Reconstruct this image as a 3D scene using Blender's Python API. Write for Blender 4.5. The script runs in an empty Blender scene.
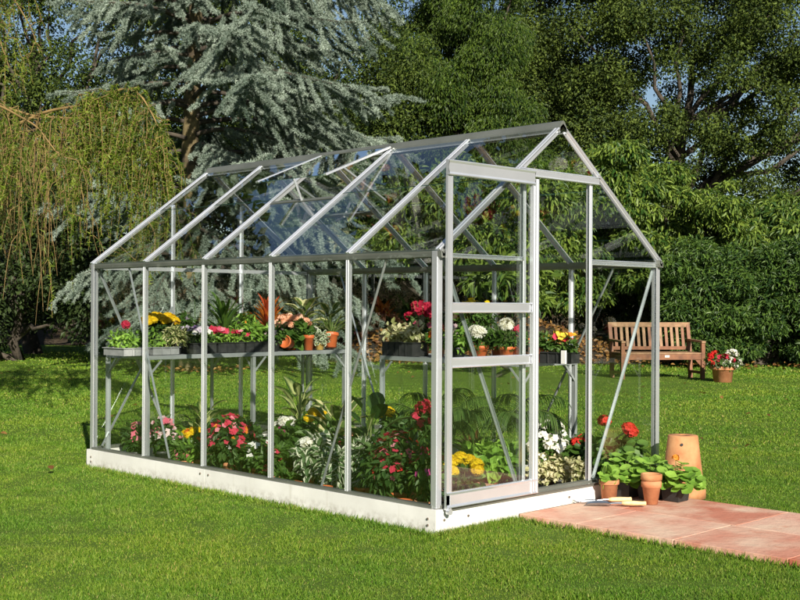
import bpy, math, random
import numpy as np
from mathutils import Vector, Matrix

rng = np.random.default_rng(7)
random.seed(7)
SC = bpy.context.scene
COL = SC.collection
PI = math.pi

# ------------------------------------------------------------------ camera
F_PX = 1176.07
CAM = np.array([-4.0387, -3.8183, 1.0877])
YAW = math.radians(44.801)
cd = bpy.data.cameras.new('camera'); cam = bpy.data.objects.new('camera', cd); COL.objects.link(cam)
cd.sensor_width = 36.0; cd.lens = 36.0 * F_PX / 800.0
cd.clip_start = 0.05; cd.clip_end = 600
cam.location = CAM
cam.rotation_euler = (Matrix.Rotation(-YAW, 4, 'Z') @ Matrix.Rotation(math.radians(90.208), 4, 'X') @ Matrix.Rotation(math.radians(0.288), 4, 'Z')).to_euler()
SC.camera = cam

# ------------------------------------------------------------------ light
SUN_AZ = math.radians(28.5)      # the light travels towards (sin, cos) of this
SUN_EL = math.radians(25)
w = bpy.data.worlds.new('World'); SC.world = w; w.use_nodes = True
nt = w.node_tree; nt.nodes.clear()
sky = nt.nodes.new('ShaderNodeTexSky'); sky.sky_type = 'NISHITA'; sky.sun_disc = False
sky.sun_elevation = SUN_EL; sky.sun_rotation = SUN_AZ + PI
sky.air_density = 1.0; sky.dust_density = 0.3; sky.ozone_density = 1.5
bg = nt.nodes.new('ShaderNodeBackground'); bg.inputs['Strength'].default_value = 0.056
wo = nt.nodes.new('ShaderNodeOutputWorld')
nt.links.new(sky.outputs[0], bg.inputs[0]); nt.links.new(bg.outputs[0], wo.inputs[0])
sl = bpy.data.lights.new('sun', 'SUN'); sun = bpy.data.objects.new('sun', sl); COL.objects.link(sun)
sl.energy = 5.0; sl.angle = math.radians(0.55); sl.color = (1.0, 0.93, 0.80)
ldir = Vector((math.sin(SUN_AZ) * math.cos(SUN_EL), math.cos(SUN_AZ) * math.cos(SUN_EL), -math.sin(SUN_EL)))
sun.rotation_euler = ldir.to_track_quat('-Z', 'Y').to_euler()
vs = SC.view_settings; vs.view_transform = 'Standard'; vs.look = 'None'; vs.exposure = 0.68; vs.gamma = 1.0
vs.use_curve_mapping = False
SC.cycles.transparent_max_bounces = 32
SC.cycles.max_bounces = 8; SC.cycles.diffuse_bounces = 3

# ------------------------------------------------------------------ placement helpers (metres)
FW = np.array([math.sin(YAW), math.cos(YAW)]); RT = np.array([math.cos(YAW), -math.sin(YAW)])
def far(u, d, z=0.0):
    """point at distance d ahead of the photographer and sideways by the angle u"""
    p = CAM[:2] + FW * d + RT * (u - 400) / F_PX * d
    return np.array([p[0], p[1], z])
def zat(v, d): return CAM[2] + (304.3 - v) / F_PX * d
def on_x(u, X0):
    k = FW + RT * (u - 400) / F_PX; t = (X0 - CAM[0]) / k[0]; return CAM[1] + t * k[1]
def on_y(u, Y0):
    k = FW + RT * (u - 400) / F_PX; t = (Y0 - CAM[1]) / k[1]; return CAM[0] + t * k[0]

# ------------------------------------------------------------------ materials
def newmat(name):
    m = bpy.data.materials.new(name); m.use_nodes = True
    t = m.node_tree; t.nodes.clear()
    return m, t, t.nodes.new('ShaderNodeOutputMaterial')
def N(t, kind, **kw):
    n = t.nodes.new(kind)
    for k, v in kw.items():
        if k in ('op',): n.operation = v
        else: n.inputs[k].default_value = v
    return n
def mixc(t, fac, a, b, blend='MIX'):
    n = t.nodes.new('ShaderNodeMix'); n.data_type = 'RGBA'; n.blend_type = blend
    for i, x in ((0, fac), (6, a), (7, b)):
        if isinstance(x, bpy.types.NodeSocket): t.links.new(x, n.inputs[i])
        elif isinstance(x, (tuple, list)): n.inputs[i].default_value = (*x, 1)
        else: n.inputs[i].default_value = x
    return n.outputs[2]
def ramp(t, src, stops):
    r = t.nodes.new('ShaderNodeValToRGB'); t.links.new(src, r.inputs[0])
    e = r.color_ramp.elements
    while len(e) < len(stops): e.new(0.5)
    for i, (p, c) in enumerate(stops):
        e[i].position = p; e[i].color = (*c, 1) if len(c) == 3 else c
    return r.outputs[0]
def noise(t, scale, detail=4, vec=None, rough=0.55):
    n = t.nodes.new('ShaderNodeTexNoise'); n.inputs['Scale'].default_value = scale
    n.inputs['Detail'].default_value = detail; n.inputs['Roughness'].default_value = rough
    if vec is None:
        g = t.nodes.new('ShaderNodeNewGeometry'); vec = g.outputs['Position']
    t.links.new(vec, n.inputs['Vector'])
    return n.outputs[0]
def bump(t, h, strength, dist=0.01):
    b = t.nodes.new('ShaderNodeBump'); b.inputs['Strength'].default_value = strength; b.inputs['Distance'].default_value = dist
    t.links.new(h, b.inputs['Height']); return b.outputs[0]

def surf(name, a, b, scale=8, rough=0.6, metal=0.0, bmp=0.0, bscale=40, spec=0.5, rvar=0.0):
    m, t, o = newmat(name)
    p = t.nodes.new('ShaderNodeBsdfPrincipled')
    n = noise(t, scale)
    c = ramp(t, n, [(0.35, a), (0.65, b)])
    t.links.new(c, p.inputs['Base Color'])
    p.inputs['Roughness'].default_value = rough; p.inputs['Metallic'].default_value = metal
    p.inputs['Specular IOR Level'].default_value = spec
    if rvar:
        r = t.nodes.new('ShaderNodeMapRange'); t.links.new(noise(t, scale * 3), r.inputs[0])
        r.inputs[1].default_value = .3; r.inputs[2].default_value = .7
        r.inputs[3].default_value = rough - rvar; r.inputs[4].default_value = rough + rvar
        t.links.new(r.outputs[0], p.inputs['Roughness'])
    if bmp: t.links.new(bump(t, noise(t, bscale, 5), bmp), p.inputs['Normal'])
    t.links.new(p.outputs[0], o.inputs[0]); return m

def leafmat(name, a, b, edge=None, mid=None, trans=0.28, rough=0.5, spec=0.35, nscale=1.2, lo=0.55):
    """a..b is the spread of leaf colour from leaf to leaf and patch to patch; edge = margin colour (variegated)"""
    m, t, o = newmat(name)
    at = t.nodes.new('ShaderNodeAttribute'); at.attribute_name = 'tint'
    sp = t.nodes.new('ShaderNodeSeparateColor'); t.links.new(at.outputs['Color'], sp.inputs[0])
    ad = N(t, 'ShaderNodeMath', op='ADD'); t.links.new(sp.outputs[0], ad.inputs[0]); t.links.new(noise(t, nscale, 2), ad.inputs[1])
    c = ramp(t, ad.outputs[0], [(0.35, a), (1.0 if len(b) == 3 else 1.0, b)])
    # ramp input 0.2..1.8 -> scale down
    mu = N(t, 'ShaderNodeMath', op='MULTIPLY'); mu.inputs[1].default_value = 0.62
    t.links.new(ad.outputs[0], mu.inputs[0])
    rn = c.node; t.links.new(mu.outputs[0], rn.inputs[0])
    if edge is not None:
        e = ramp(t, sp.outputs[1], [(lo, (0, 0, 0)), (lo + .12, (1, 1, 1))]); c = mixc(t, e, c, edge)
    if mid is not None:
        e = ramp(t, sp.outputs[1], [(0.0, (1, 1, 1)), (lo, (0, 0, 0))]); c = mixc(t, e, c, mid)
    p = t.nodes.new('ShaderNodeBsdfPrincipled'); t.links.new(c, p.inputs['Base Color'])
    p.inputs['Roughness'].default_value = rough; p.inputs['Specular IOR Level'].default_value = spec
    tr = t.nodes.new('ShaderNodeBsdfTranslucent')
    t.links.new(mixc(t, 1.0, c, (1.15, 1.1, 0.55), 'MULTIPLY'), tr.inputs[0])
    mx = t.nodes.new('ShaderNodeMixShader'); mx.inputs[0].default_value = trans
    t.links.new(p.outputs[0], mx.inputs[1]); t.links.new(tr.outputs[0], mx.inputs[2])
    t.links.new(mx.outputs[0], o.inputs[0]); return m

def glassmat():
    m, t, o = newmat('glass')
    fr = N(t, 'ShaderNodeFresnel', IOR=1.5)
    g = t.nodes.new('ShaderNodeNewGeometry')
    inv = N(t, 'ShaderNodeMath', op='SUBTRACT'); inv.inputs[0].default_value = 1.0; t.links.new(g.outputs['Backfacing'], inv.inputs[1])
    mu = N(t, 'ShaderNodeMath', op='MULTIPLY'); t.links.new(fr.outputs[0], mu.inputs[0]); t.links.new(inv.outputs[0], mu.inputs[1])
    m2 = N(t, 'ShaderNodeMath', op='MULTIPLY'); m2.use_clamp = True; m2.inputs[1].default_value = 1.95; t.links.new(mu.outputs[0], m2.inputs[0])
    tp = t.nodes.new('ShaderNodeBsdfTransparent'); tp.inputs[0].default_value = (0.975, 0.988, 0.98, 1)
    gl = t.nodes.new('ShaderNodeBsdfGlossy'); gl.inputs['Roughness'].default_value = 0.0; gl.inputs[0].default_value = (1, 1, 1, 1)
    mx = t.nodes.new('ShaderNodeMixShader')
    t.links.new(m2.outputs[0], mx.inputs[0]); t.links.new(tp.outputs[0], mx.inputs[1]); t.links.new(gl.outputs[0], mx.inputs[2])
    t.links.new(mx.outputs[0], o.inputs[0]); return m

M = {}
M['glass'] = glassmat(); M['glass_edge'] = surf('ground glass edge', (.02, .07, .055), (.05, .12, .10), 30, .3)
M['alu'] = surf('mill aluminium', (.74, .76, .81), (.82, .84, .89), 3.0, 0.27, 0.68)
M['alu_dull'] = surf('shaded oxidised aluminium', (.17, .18, .155), (.25, .26, .23), 3, 0.4, 0.5)  # oxidised metal, with shade and grass reflection put into its dark colour
M['alu_stage'] = surf('staging aluminium', (.34, .37, .38), (.47, .50, .51), 4, 0.38, 0.5)
M['plinth'] = surf('galvanised plinth', (.68, .68, .64), (.80, .80, .77), 5, 0.62, 0.0, 0.05, 60)
def plinthmat():
    m, t, o = newmat('galvanised plinth with splashed soil')
    c = ramp(t, noise(t, 5), [(.35, (.70, .69, .65)), (.65, (.80, .79, .75))])
    g = t.nodes.new('ShaderNodeNewGeometry'); s = t.nodes.new('ShaderNodeSeparateXYZ'); t.links.new(g.outputs['Position'], s.inputs[0])
    r = t.nodes.new('ShaderNodeMapRange'); t.links.new(s.outputs[2], r.inputs[0]); r.inputs[1].default_value = .075; r.inputs[2].default_value = .005
    k = N(t, 'ShaderNodeMath', op='MULTIPLY'); t.links.new(r.outputs[0], k.inputs[0]); t.links.new(ramp(t, noise(t, 28, 6, rough=.7), [(.42, (0, 0, 0)), (.7, (1, 1, 1))]), k.inputs[1])
    c = mixc(t, k.outputs[0], c, (.20, .17, .10))
    st = t.nodes.new('ShaderNodeMapping'); st.inputs['Scale'].default_value = (1, 1, .06); t.links.new(g.outputs['Position'], st.inputs[0])
    c = mixc(t, ramp(t, noise(t, 30, 4, st.outputs[0]), [(.6, (0, 0, 0)), (.8, (.35, .35, .35))]), c, (.50, .47, .38))
    p = N(t, 'ShaderNodeBsdfPrincipled', Roughness=.6); t.links.new(c, p.inputs['Base Color']); t.links.new(p.outputs[0], o.inputs[0]); return m
M['plinth'] = plinthmat()
M['bolt'] = surf('bolt', (.25, .2, .17), (.4, .35, .3), 50, 0.5, .6)
M['hole_shade'] = surf('shaded hollow', (.02, .02, .02), (.04, .04, .04), 10, 0.7)  # black colour stands in for the shade inside the pot's side hole
M['terracotta'] = surf('terracotta', (.46, .17, .075), (.58, .25, .12), 14, 0.8, 0, 0.15, 60)
M['terra_red'] = surf('orange plastic', (.55, .12, .035), (.65, .17, .05), 20, 0.45)
M['terra_old'] = surf('weathered terracotta', (.36, .135, .05), (.50, .25, .11), 9, 0.85, 0, 0.2, 50)
M['black_plastic'] = surf('black plastic', (.018, .02, .02), (.035, .036, .036), 20, 0.45)
M['white_plastic'] = surf('pale plastic', (.6, .6, .58), (.75, .75, .72), 20, 0.5)
M['grey_plastic'] = surf('grey plastic', (.20, .21, .21), (.28, .29, .29), 20, 0.5)
M['yellow_pot'] = surf('yellow pot', (.65, .42, .1), (.75, .5, .15), 20, 0.5)
M['soil'] = surf('soil', (.018, .012, .008), (.06, .04, .025), 25, 0.95, 0, 0.8, 60)
M['stem'] = surf('stem', (.08, .12, .03), (.14, .18, .05), 15, 0.6)
M['bark'] = surf('bark', (.03, .024, .018), (.085, .068, .05), 7, 0.9, 0, 0.8, 18)
M['bark_pale'] = surf('pale bark', (.05, .036, .022), (.20, .155, .07), 5, 0.9, 0, 0.8, 14)
M['twig'] = surf('twig', (.14, .09, .03), (.26, .17, .06), 6, 0.8)
M['blade_steel'] = surf('trowel steel', (.35, .42, .5), (.5, .56, .62), 12, 0.28, 0.85)
M['handle_wood'] = surf('ash handle', (.62, .42, .20), (.74, .54, .30), 20, 0.5)
M['plaque'] = surf('plaque', (.7, .7, .66), (.8, .8, .75), 10, 0.4)

# ------------------------------------------------------------------ mesh batch
class Batch:
    def __init__(s): s.V = []; s.T = []; s.F = []; s.FM = []; s.n = 0
    def add(s, V, F, tint=None, mi=0):
        V = np.asarray(V, float).reshape(-1, 3); F = np.asarray(F, int)
        if tint is None: tint = np.tile([.5, 0, 0], (len(V), 1))
        s.V.append(V); s.T.append(np.asarray(tint, float)); s.F.append(F + s.n); s.FM.append(np.full(len(F), mi)); s.n += len(V)
    def stamp(s, tv, tf, P, R, S, mi=0, lat=None, rnd=None):
        """template tv/tf copied at P with frames R (N,3,3 rows=x,y,z axes) and sizes S (N,3)"""
        tv = np.asarray(tv, float); tf = np.asarray(tf, int); n = len(P)
        if n == 0: return
        S = np.asarray(S, float)
        if S.ndim == 1: S = np.stack([S, S, S], 1)
        L = tv[None] * S[:, None, :]
        W = np.einsum('nki,nij->nkj', L, R) + P[:, None, :]
        k = len(tv)
        F = (tf[None] + (np.arange(n) * k)[:, None, None]).reshape(-1, tf.shape[1])
        if rnd is None: rnd = rng.random(n)
        la = np.zeros(k) if lat is None else np.asarray(lat)
        T = np.zeros((n, k, 3)); T[:, :, 0] = rnd[:, None]; T[:, :, 1] = la[None]
        s.add(W.reshape(-1, 3), F, T.reshape(-1, 3), mi)
    def box(s, c, size, mi=0, R=None):
        h = np.array(size) / 2
        v = np.array([[x, y, z] for x in (-1, 1) for y in (-1, 1) for z in (-1, 1)]) * h
        if R is not None: v = v @ np.asarray(R)
        f = [[0, 1, 3, 2], [4, 6, 7, 5], [0, 4, 5, 1], [2, 3, 7, 6], [0, 2, 6, 4], [1, 5, 7, 3]]
        s.add(v + np.array(c), f, None, mi)
    def bar(s, a, b, w, h, up=(0, 0, 1), mi=0, off=(0, 0)):
        """box from a to b, w along the side axis, h along up"""
        a = np.array(a, float); b = np.array(b, float); d = b - a; L = np.linalg.norm(d); d /= L
        up = np.array(up, float); up -= d * (up @ d); up /= np.linalg.norm(up); sd = np.cross(d, up)
        s.box((a + b) / 2 + sd * off[0] + up * off[1], (L, w, h), mi, np.array([d, sd, up]))
    def extrude(s, prof, a, b, up, mi=0):
        """closed profile (side, up) swept from a to b"""
        a = np.array(a, float); b = np.array(b, float); d = b - a; d /= np.linalg.norm(d)
        up = np.array(up, float); up -= d * (up @ d); up /= np.linalg.norm(up); sd = np.cross(d, up)
        prof = np.array(prof, float); n = len(prof)
        o = prof[:, :1] * sd + prof[:, 1:] * up
        V = np.vstack([a + o, b + o])
        s.add(V, [[i, (i + 1) % n, n + (i + 1) % n, n + i] for i in range(n)], None, mi)
        # caps as fans of quads/tris through centre
        for base, q in ((a, 0), (b, 1)):
            c = q * n
            vv = np.vstack([base + o.mean(0), V[c:c + n]])
            s.add(vv, [[0, 1 + i, 1 + (i + 1) % n] if q == 0 else [0, 1 + (i + 1) % n, 1 + i] for i in range(n)], None, mi)
    def tube(s, pts, rad, sides=6, mi=0, cap=True):
        pts = np.array(pts, float); n = len(pts)
        rad = np.full(n, rad) if np.isscalar(rad) else np.array(rad)
        d = np.gradient(pts, axis=0); d /= np.linalg.norm(d, axis=1)[:, None] + 1e-9
        ref = np.array([0, 0, 1.0]) if abs(d[0][2]) < .9 else np.array([1.0, 0, 0])
        V = []
        for i in range(n):
            x = np.cross(d[i], ref); x /= np.linalg.norm(x) + 1e-9; y = np.cross(d[i], x)
            a = np.arange(sides) * 2 * PI / sides
            V.append(pts[i] + rad[i] * (np.cos(a)[:, None] * x + np.sin(a)[:, None] * y))
        V = np.vstack(V)
        F = [[i * sides + j, i * sides + (j + 1) % sides, (i + 1) * sides + (j + 1) % sides, (i + 1) * sides + j] for i in range(n - 1) for j in range(sides)]
        s.add(V, F, None, mi)
        if cap:
            for e, k in ((pts[0], 0), (pts[-1], n - 1)):
                vv = np.vstack([e, V[k * sides:(k + 1) * sides]])
                s.add(vv, [[0, 1 + i, 1 + (i + 1) % sides] for i in range(sides)], None, mi)
    def lathe(s, prof, sides=28, mi=0, c=(0, 0, 0)):
        prof = np.array(prof, float); n = len(prof); a = np.arange(sides) * 2 * PI / sides
        V = np.stack([prof[:, 0][:, None] * np.cos(a), prof[:, 0][:, None] * np.sin(a), np.repeat(prof[:, 1][:, None], sides, 1)], 2).reshape(-1, 3) + np.array(c)
        F = [[i * sides + j, i * sides + (j + 1) % sides, (i + 1) * sides + (j + 1) % sides, (i + 1) * sides + j] for i in range(n - 1) for j in range(sides)]
        s.add(V, F, None, mi)
    def build(s, name, mats, parent=None, smooth=False, loc=None):
        mats = mats if isinstance(mats, (list, tuple)) else [mats]
        me = bpy.data.meshes.new(name)
        V = np.vstack(s.V) if s.V else np.zeros((0, 3)); T = np.vstack(s.T)
        if loc is not None: V = V - np.array(loc)
        me.vertices.add(len(V)); me.vertices.foreach_set('co', V.astype(np.float32).ravel())
        lv = np.concatenate([f.ravel() for f in s.F]); tot = np.concatenate([np.full(len(f), f.shape[1]) for f in s.F])
        me.loops.add(len(lv)); me.loops.foreach_set('vertex_index', lv.astype(np.int32))
        me.polygons.add(len(tot))
        me.polygons.foreach_set('loop_start', np.concatenate([[0], np.cumsum(tot)[:-1]]).astype(np.int32))
        try: me.polygons.foreach_set('loop_total', tot.astype(np.int32))
        except Exception: pass
        me.polygons.foreach_set('material_index', np.concatenate(s.FM).astype(np.int32))
        me.polygons.foreach_set('use_smooth', np.full(len(tot), bool(smooth)))
        at = me.attributes.new('tint', 'FLOAT_VECTOR', 'POINT'); at.data.foreach_set('vector', T.astype(np.float32).ravel())
        for m in mats: me.materials.append(m)
        me.update(calc_edges=True)
        o = bpy.data.objects.new(name, me); COL.objects.link(o)
        if parent is not None: o.parent = parent
        if loc is not None: o.location = loc
        return o

def tag(o, label=None, cat=None, group=None, kind=None):
    if label: o['label'] = label
    if cat: o['category'] = cat
    if group: o['group'] = group
    if kind: o['kind'] = kind
    return o
def thing(name, label, cat, loc=(0, 0, 0), group=None, rz=0):
    o = bpy.data.objects.new(name, None); COL.objects.link(o); o.location = loc; o.rotation_euler = (0, 0, rz)
    o.empty_display_size = .1
    return tag(o, label, cat, group)

# leaf templates: y = along, x = across, z = normal
LEAF = (np.array([[0, 0, 0], [.42, .30, .10], [.40, .62, .08], [0, 1, -.10], [-.40, .62, .08], [-.42, .30, .10]]),
        np.array([[0, 1, 2, 3], [0, 3, 4, 5]]), np.array([0, 1, 1, .4, 1, 1]))
RHOMB = (np.array([[0, 0, 0], [.5, .5, .08], [0, 1, 0], [-.5, .5, .08]]), np.array([[0, 1, 2, 3]]), np.array([0, 1, 0, 1]))
_b = np.array([[0, 0, 0], [0, .5, .05], [0, 1, -.12], [.45, .22, .08], [.5, .5, .12], [.3, .8, .02], [-.45, .22, .08], [-.5, .5, .12], [-.3, .8, .02], [.22, .3, .06], [.22, .65, .06], [-.22, .3, .06], [-.22, .65, .06]])
BIG = (_b, np.array([[0, 9, 10, 1], [0, 3, 4, 9], [9, 4, 5, 10], [1, 10, 5, 2], [0, 1, 12, 11], [0, 11, 7, 6], [11, 12, 8, 7], [1, 2, 8, 12]]),
       np.array([0, 0, .3, 1, 1, .9, 1, 1, .9, .45, .45, .45, .45]))
def _round(n=9, notch=True):
    v = [[0, .0, 0]]; l = [0]
    for i in range(n):
        a = -PI / 2 + (i + .5) * 2 * PI / n; r = .5 * (1 + .06 * (-1) ** i)
        v.append([r * math.cos(a), .38 + r * math.sin(a), .10]); l.append(1)
    v[0] = [0, .38, 0]
    return np.array(v), np.array([[0, i + 1, (i + 1) % n + 1] for i in range(n)]), np.array(l)
ROUND = _round()
def _flower(p=5, inner=.45, cup=.15):
    v = [[0, 0, 0]]; l = [0]
    for i in range(2 * p):
        a = i * PI / p; r = 1 if i % 2 == 0 else inner
        v.append([r * math.cos(a), r * math.sin(a), cup * r]); l.append(1)
    n = 2 * p
    return np.array(v), np.array([[0, i + 1, (i + 1) % n + 1] for i in range(n)]), np.array(l)
FL5 = _flower(5, .72); FL12 = _flower(11, .7, .1)
TUFT = (np.array([[-.05, 0, 0], [.05, 0, 0], [0, 1, 0]]), np.array([[0, 1, 2]]), np.array([0, 0, 1]))

def nrm(a): return a / (np.linalg.norm(a, axis=-1, keepdims=True) + 1e-9)
def frames(D, Nn):
    """rows x,y,z with y = D, z close to Nn"""
    D = nrm(D); X = nrm(np.cross(D, Nn)); Z = np.cross(X, D)
    return np.stack([X, D, Z], 1)
def rdir(n): return nrm(rng.normal(size=(n, 3)))

def blob_leaves(b, blobs, n, L, W, tmpl=RHOMB, droop=.35, shell=.55, mi=0, out=.6, var=.3, updir=.6, up=(0, 0, 1), clipz=.03):
    """blobs: (k,6) centre + radii; leaves in their outer shells, facing outwards and up"""
    blobs = np.asarray(blobs, float)
    wgt = (blobs[:, 3] * blobs[:, 4] + blobs[:, 4] * blobs[:, 5] + blobs[:, 3] * blobs[:, 5]); wgt /= wgt.sum()
    i = rng.choice(len(blobs), n, p=wgt); q = rdir(n); r = shell + (1.05 - shell) * rng.random(n) ** .8
    P = blobs[i, :3] + q * blobs[i, 3:] * r[:, None]
    ok = P[:, 2] > clipz; P = P[ok]; q = q[ok]; n = len(P)
    D = nrm(q * out + rdir(n) * .8 + np.array([0, 0, -droop]))
    Nn = nrm(q * .7 + np.array(up) * updir + rdir(n) * .55)
    s = 1 + var * (rng.random(n) - .5) * 2
    b.stamp(tmpl[0], tmpl[1], P, frames(D, Nn), np.stack([W * s, L * s, L * s], 1), mi, tmpl[2])
    return P

def strap(b, base, d0, L, W, droop, segs=6, mi=0, fold=.25, rnd=None):
    base = np.array(base, float); d = np.array(d0, float); d /= np.linalg.norm(d)
    p = base.copy(); pts = [p.copy()]
    for i in range(segs):
        d = d + np.array([0, 0, -droop]) * (i + 1) / segs; d /= np.linalg.norm(d)
        p = p + d * L / segs; pts.append(p.copy())
    pts = np.array(pts); T = nrm(np.gradient(pts, axis=0))
    side = np.cross(T[0], [0, 0, 1]); 
    if np.linalg.norm(side) < .05: side = np.array([1, 0, 0.])
    side /= np.linalg.norm(side); up = np.cross(side, T)
    t = np.linspace(0, 1, segs + 1); wd = W * np.sin(PI * np.clip(t * .86 + .14, 0, 1)) ** .7
    wd[-1] = W * .03
    l = pts + side * (wd / 2)[:, None] + up * (wd * fold)[:, None]; r = pts - side * (wd / 2)[:, None] + up * (wd * fold)[:, None]
    k = segs + 1; V = np.vstack([l, pts, r])
    F = [[i, k + i, k + i + 1, i + 1] for i in range(segs)] + [[k + i, 2 * k + i, 2 * k + i + 1, k + i + 1] for i in range(segs)]
    rn = random.random() if rnd is None else rnd
    tt = np.zeros((3 * k, 3)); tt[:, 0] = rn; tt[:k, 1] = 1; tt[2 * k:, 1] = 1
    b.add(V, F, tt, mi)

# ================================================================== GROUND
def lawn_material():
    m, t, o = newmat('lawn soil and moss')
    c1 = ramp(t, noise(t, 1.3, 3), [(.35, (.09, .19, .012)), (.65, (.14, .25, .018))])
    c2 = ramp(t, noise(t, 55, 6, rough=.75), [(.3, (.035, .075, .008)), (.7, (.19, .26, .04))])
    c = mixc(t, .55, c1, c2)
    p = N(t, 'ShaderNodeBsdfPrincipled', Roughness=.85); t.links.new(c, p.inputs['Base Color'])
    p.inputs['Specular IOR Level'].default_value = .2
    t.links.new(bump(t, noise(t, 60, 6, rough=.8), .9, .03), p.inputs['Normal'])
    t.links.new(p.outputs[0], o.inputs[0]); return m
def blade_material():
    m, t, o = newmat('grass blade')
    at = t.nodes.new('ShaderNodeAttribute'); at.attribute_name = 'tint'
    sp = t.nodes.new('ShaderNodeSeparateColor'); t.links.new(at.outputs['Color'], sp.inputs[0])
    a = ramp(t, sp.outputs[0], [(.0, (.055, .13, .010)), (.5, (.135, .255, .020)), (.90, (.26, .36, .055)), (1.0, (.42, .36, .14))])
    b = ramp(t, noise(t, .9, 4, rough=.6), [(.38, (.78, .9, .8)), (.62, (1.22, 1.08, .95))])
    c = mixc(t, 1.0, a, b, 'MULTIPLY')
    c = mixc(t, ramp(t, noise(t, 5.5, 5, rough=.7), [(.52, (0, 0, 0)), (.72, (.55, .55, .55))]), c, (.23, .25, .06))
    p = N(t, 'ShaderNodeBsdfPrincipled', Roughness=.55); t.links.new(c, p.inputs['Base Color']); p.inputs['Specular IOR Level'].default_value = .25
    tr = t.nodes.new('ShaderNodeBsdfTranslucent'); t.links.new(c, tr.inputs[0])
    mx = t.nodes.new('ShaderNodeMixShader'); mx.inputs[0].default_value = .3
    t.links.new(p.outputs[0], mx.inputs[1]); t.links.new(tr.outputs[0], mx.inputs[2]); t.links.new(mx.outputs[0], o.inputs[0]); return m
W3 = 1.884; L5 = 3.14; B = .628
BASE = .12; EAVE = 1.342; RIDGE = 2.034; HX = W3 / 2

g = Batch()
gx = np.concatenate([[-200, -60], np.linspace(-14, 45, 60), [80, 200]]); gy = np.concatenate([[-200, -60], np.linspace(-12, 45, 58), [80, 200]])
X, Y = np.meshgrid(gx, gy); Z = np.where((abs(X) < 60) & (abs(Y) < 60), .02 * np.sin(X * .5) * np.cos(Y * .4) * np.clip((np.hypot(X - 1, Y - 1.5) - 4) / 4, 0, 1), 0)
Z[(X < -100) | (X > 100) | (Y < -100) | (Y > 100)] = 0
nx = len(gx)
g.add(np.stack([X, Y, Z], 2).reshape(-1, 3), [[j * nx + i, j * nx + i + 1, (j + 1) * nx + i + 1, (j + 1) * nx + i] for j in range(len(gy) - 1) for i in range(nx - 1)])
M['lawn'] = lawn_material(); M['blade'] = blade_material()
tag(g.build('ground', M['lawn'], smooth=True), 'broad mown green lawn running back to the trees', 'lawn', kind='structure')

# grass blades
PX0, PX1 = .57, 1.63
def keep(x, y):
    inside = (x > -.02) & (x < W3 + .03) & (y > -.03) & (y < L5 + .03)
    edge = .02 * np.sin(y * 23) + .015 * np.sin(y * 61)
    path = (x > PX0 + edge) & (x < PX1 - edge) & (y < 0) & (y > -3.6)
    return ~(inside | path)
def grass(n, d0, d1, hmin, hmax, wd, spread=1.25, pw=2.0):
    d = (d0 ** (2 - pw + 1e-6) + rng.random(n) * (d1 ** (2 - pw + 1e-6) - d0 ** (2 - pw + 1e-6))) ** (1 / (2 - pw + 1e-6)) if pw != 2.0 else d0 * (d1 / d0) ** rng.random(n)
    lat = (rng.random(n) - .5) * 2 * .36 * spread * d
    P2 = CAM[:2] + FW * d[:, None] + RT * lat[:, None]
    k = keep(P2[:, 0], P2[:, 1]); P2 = P2[k]; d = d[k]; n = len(P2)
    cl = .75 + .35 * np.sin(P2[:, 0] * 9.1 + 2 * np.sin(P2[:, 1] * 5.3)) * np.sin(P2[:, 1] * 8.3 + 1.7 * np.sin(P2[:, 0] * 4.7))
    P = np.column_stack([P2, np.full(n, -.004)])
    h = (hmin + (hmax - hmin) * rng.random(n)) * cl
    lean = rng.normal(size=(n, 2)) * .55
    D = nrm(np.column_stack([lean, np.ones(n)]))
    wv = wd * np.clip(d / 5.5, 1, 3)
    bl = (np.array([[-.5, 0, 0], [.5, 0, 0], [.35, .55, .04], [0, 1, .18], [-.35, .55, .04]]), np.array([[0, 1, 2, 3, 4]]), np.array([0, 0, .5, 1, .5]))
    rn = rng.random(n) ** 1.1 * .93 + (rng.random(n) < .035) * .5
    return P, frames(D, rdir(n)), np.stack([wv, h, h], 1), bl, np.clip(rn, 0, 1)
gb = Batch()
for args in ((400000, 3.6, 9, .014, .031, .0036), (210000, 8.5, 19, .016, .036, .0046), (60000, 18, 31, .025, .05, .008)):
    P, R, S, bl, rn = grass(*args); gb.stamp(bl[0], bl[1], P, R, S, 0, bl[2], rn)
# longer fringe along plinth and path edges
n = 9000
ex = np.concatenate([np.full(n // 2, -.035) - rng.random(n // 2) * .05, rng.random(n // 4) * .55 - .03, PX0 - rng.random(n - n // 2 - n // 4) * .04])
ey = np.concatenate([rng.random(n // 2) * 3.25 - .06, -.035 - rng.random(n // 4) * .05, -rng.random(n - n // 2 - n // 4) * 2.6])
P = np.column_stack([ex, ey, np.full(n, -.004)]); h = .015 + .032 * rng.random(n)
gb.stamp(bl[0], bl[1], P, frames(nrm(np.column_stack([rng.normal(size=(n, 2)) * .45, np.ones(n)])), rdir(n)), np.stack([np.full(n, .0038), h, h], 1), 0, bl[2])
tag(gb.build('lawn_grass', M['blade']), 'short mown grass blades covering the lawn', 'grass', kind='stuff')

# fallen leaves
M['fallen'] = leafmat('fallen leaf', (.13, .055, .02), (.34, .19, .05), trans=.15, nscale=30)
fb = Batch(); n = 130
d = 7 + 19 * rng.random(n) ** .8; P = np.array([far(400 + (rng.random() - .5) * 850, dd, .035) for dd in d])
P = P[keep(P[:, 0], P[:, 1])]; n = len(P)
fb.stamp(*LEAF[:2], P, frames(rdir(n) * [1, 1, .3], np.array([0, 0, 1.]) + rdir(n) * .5), np.stack([np.full(n, .045), np.full(n, .06), np.full(n, .06)], 1), 0, LEAF[2])
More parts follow.
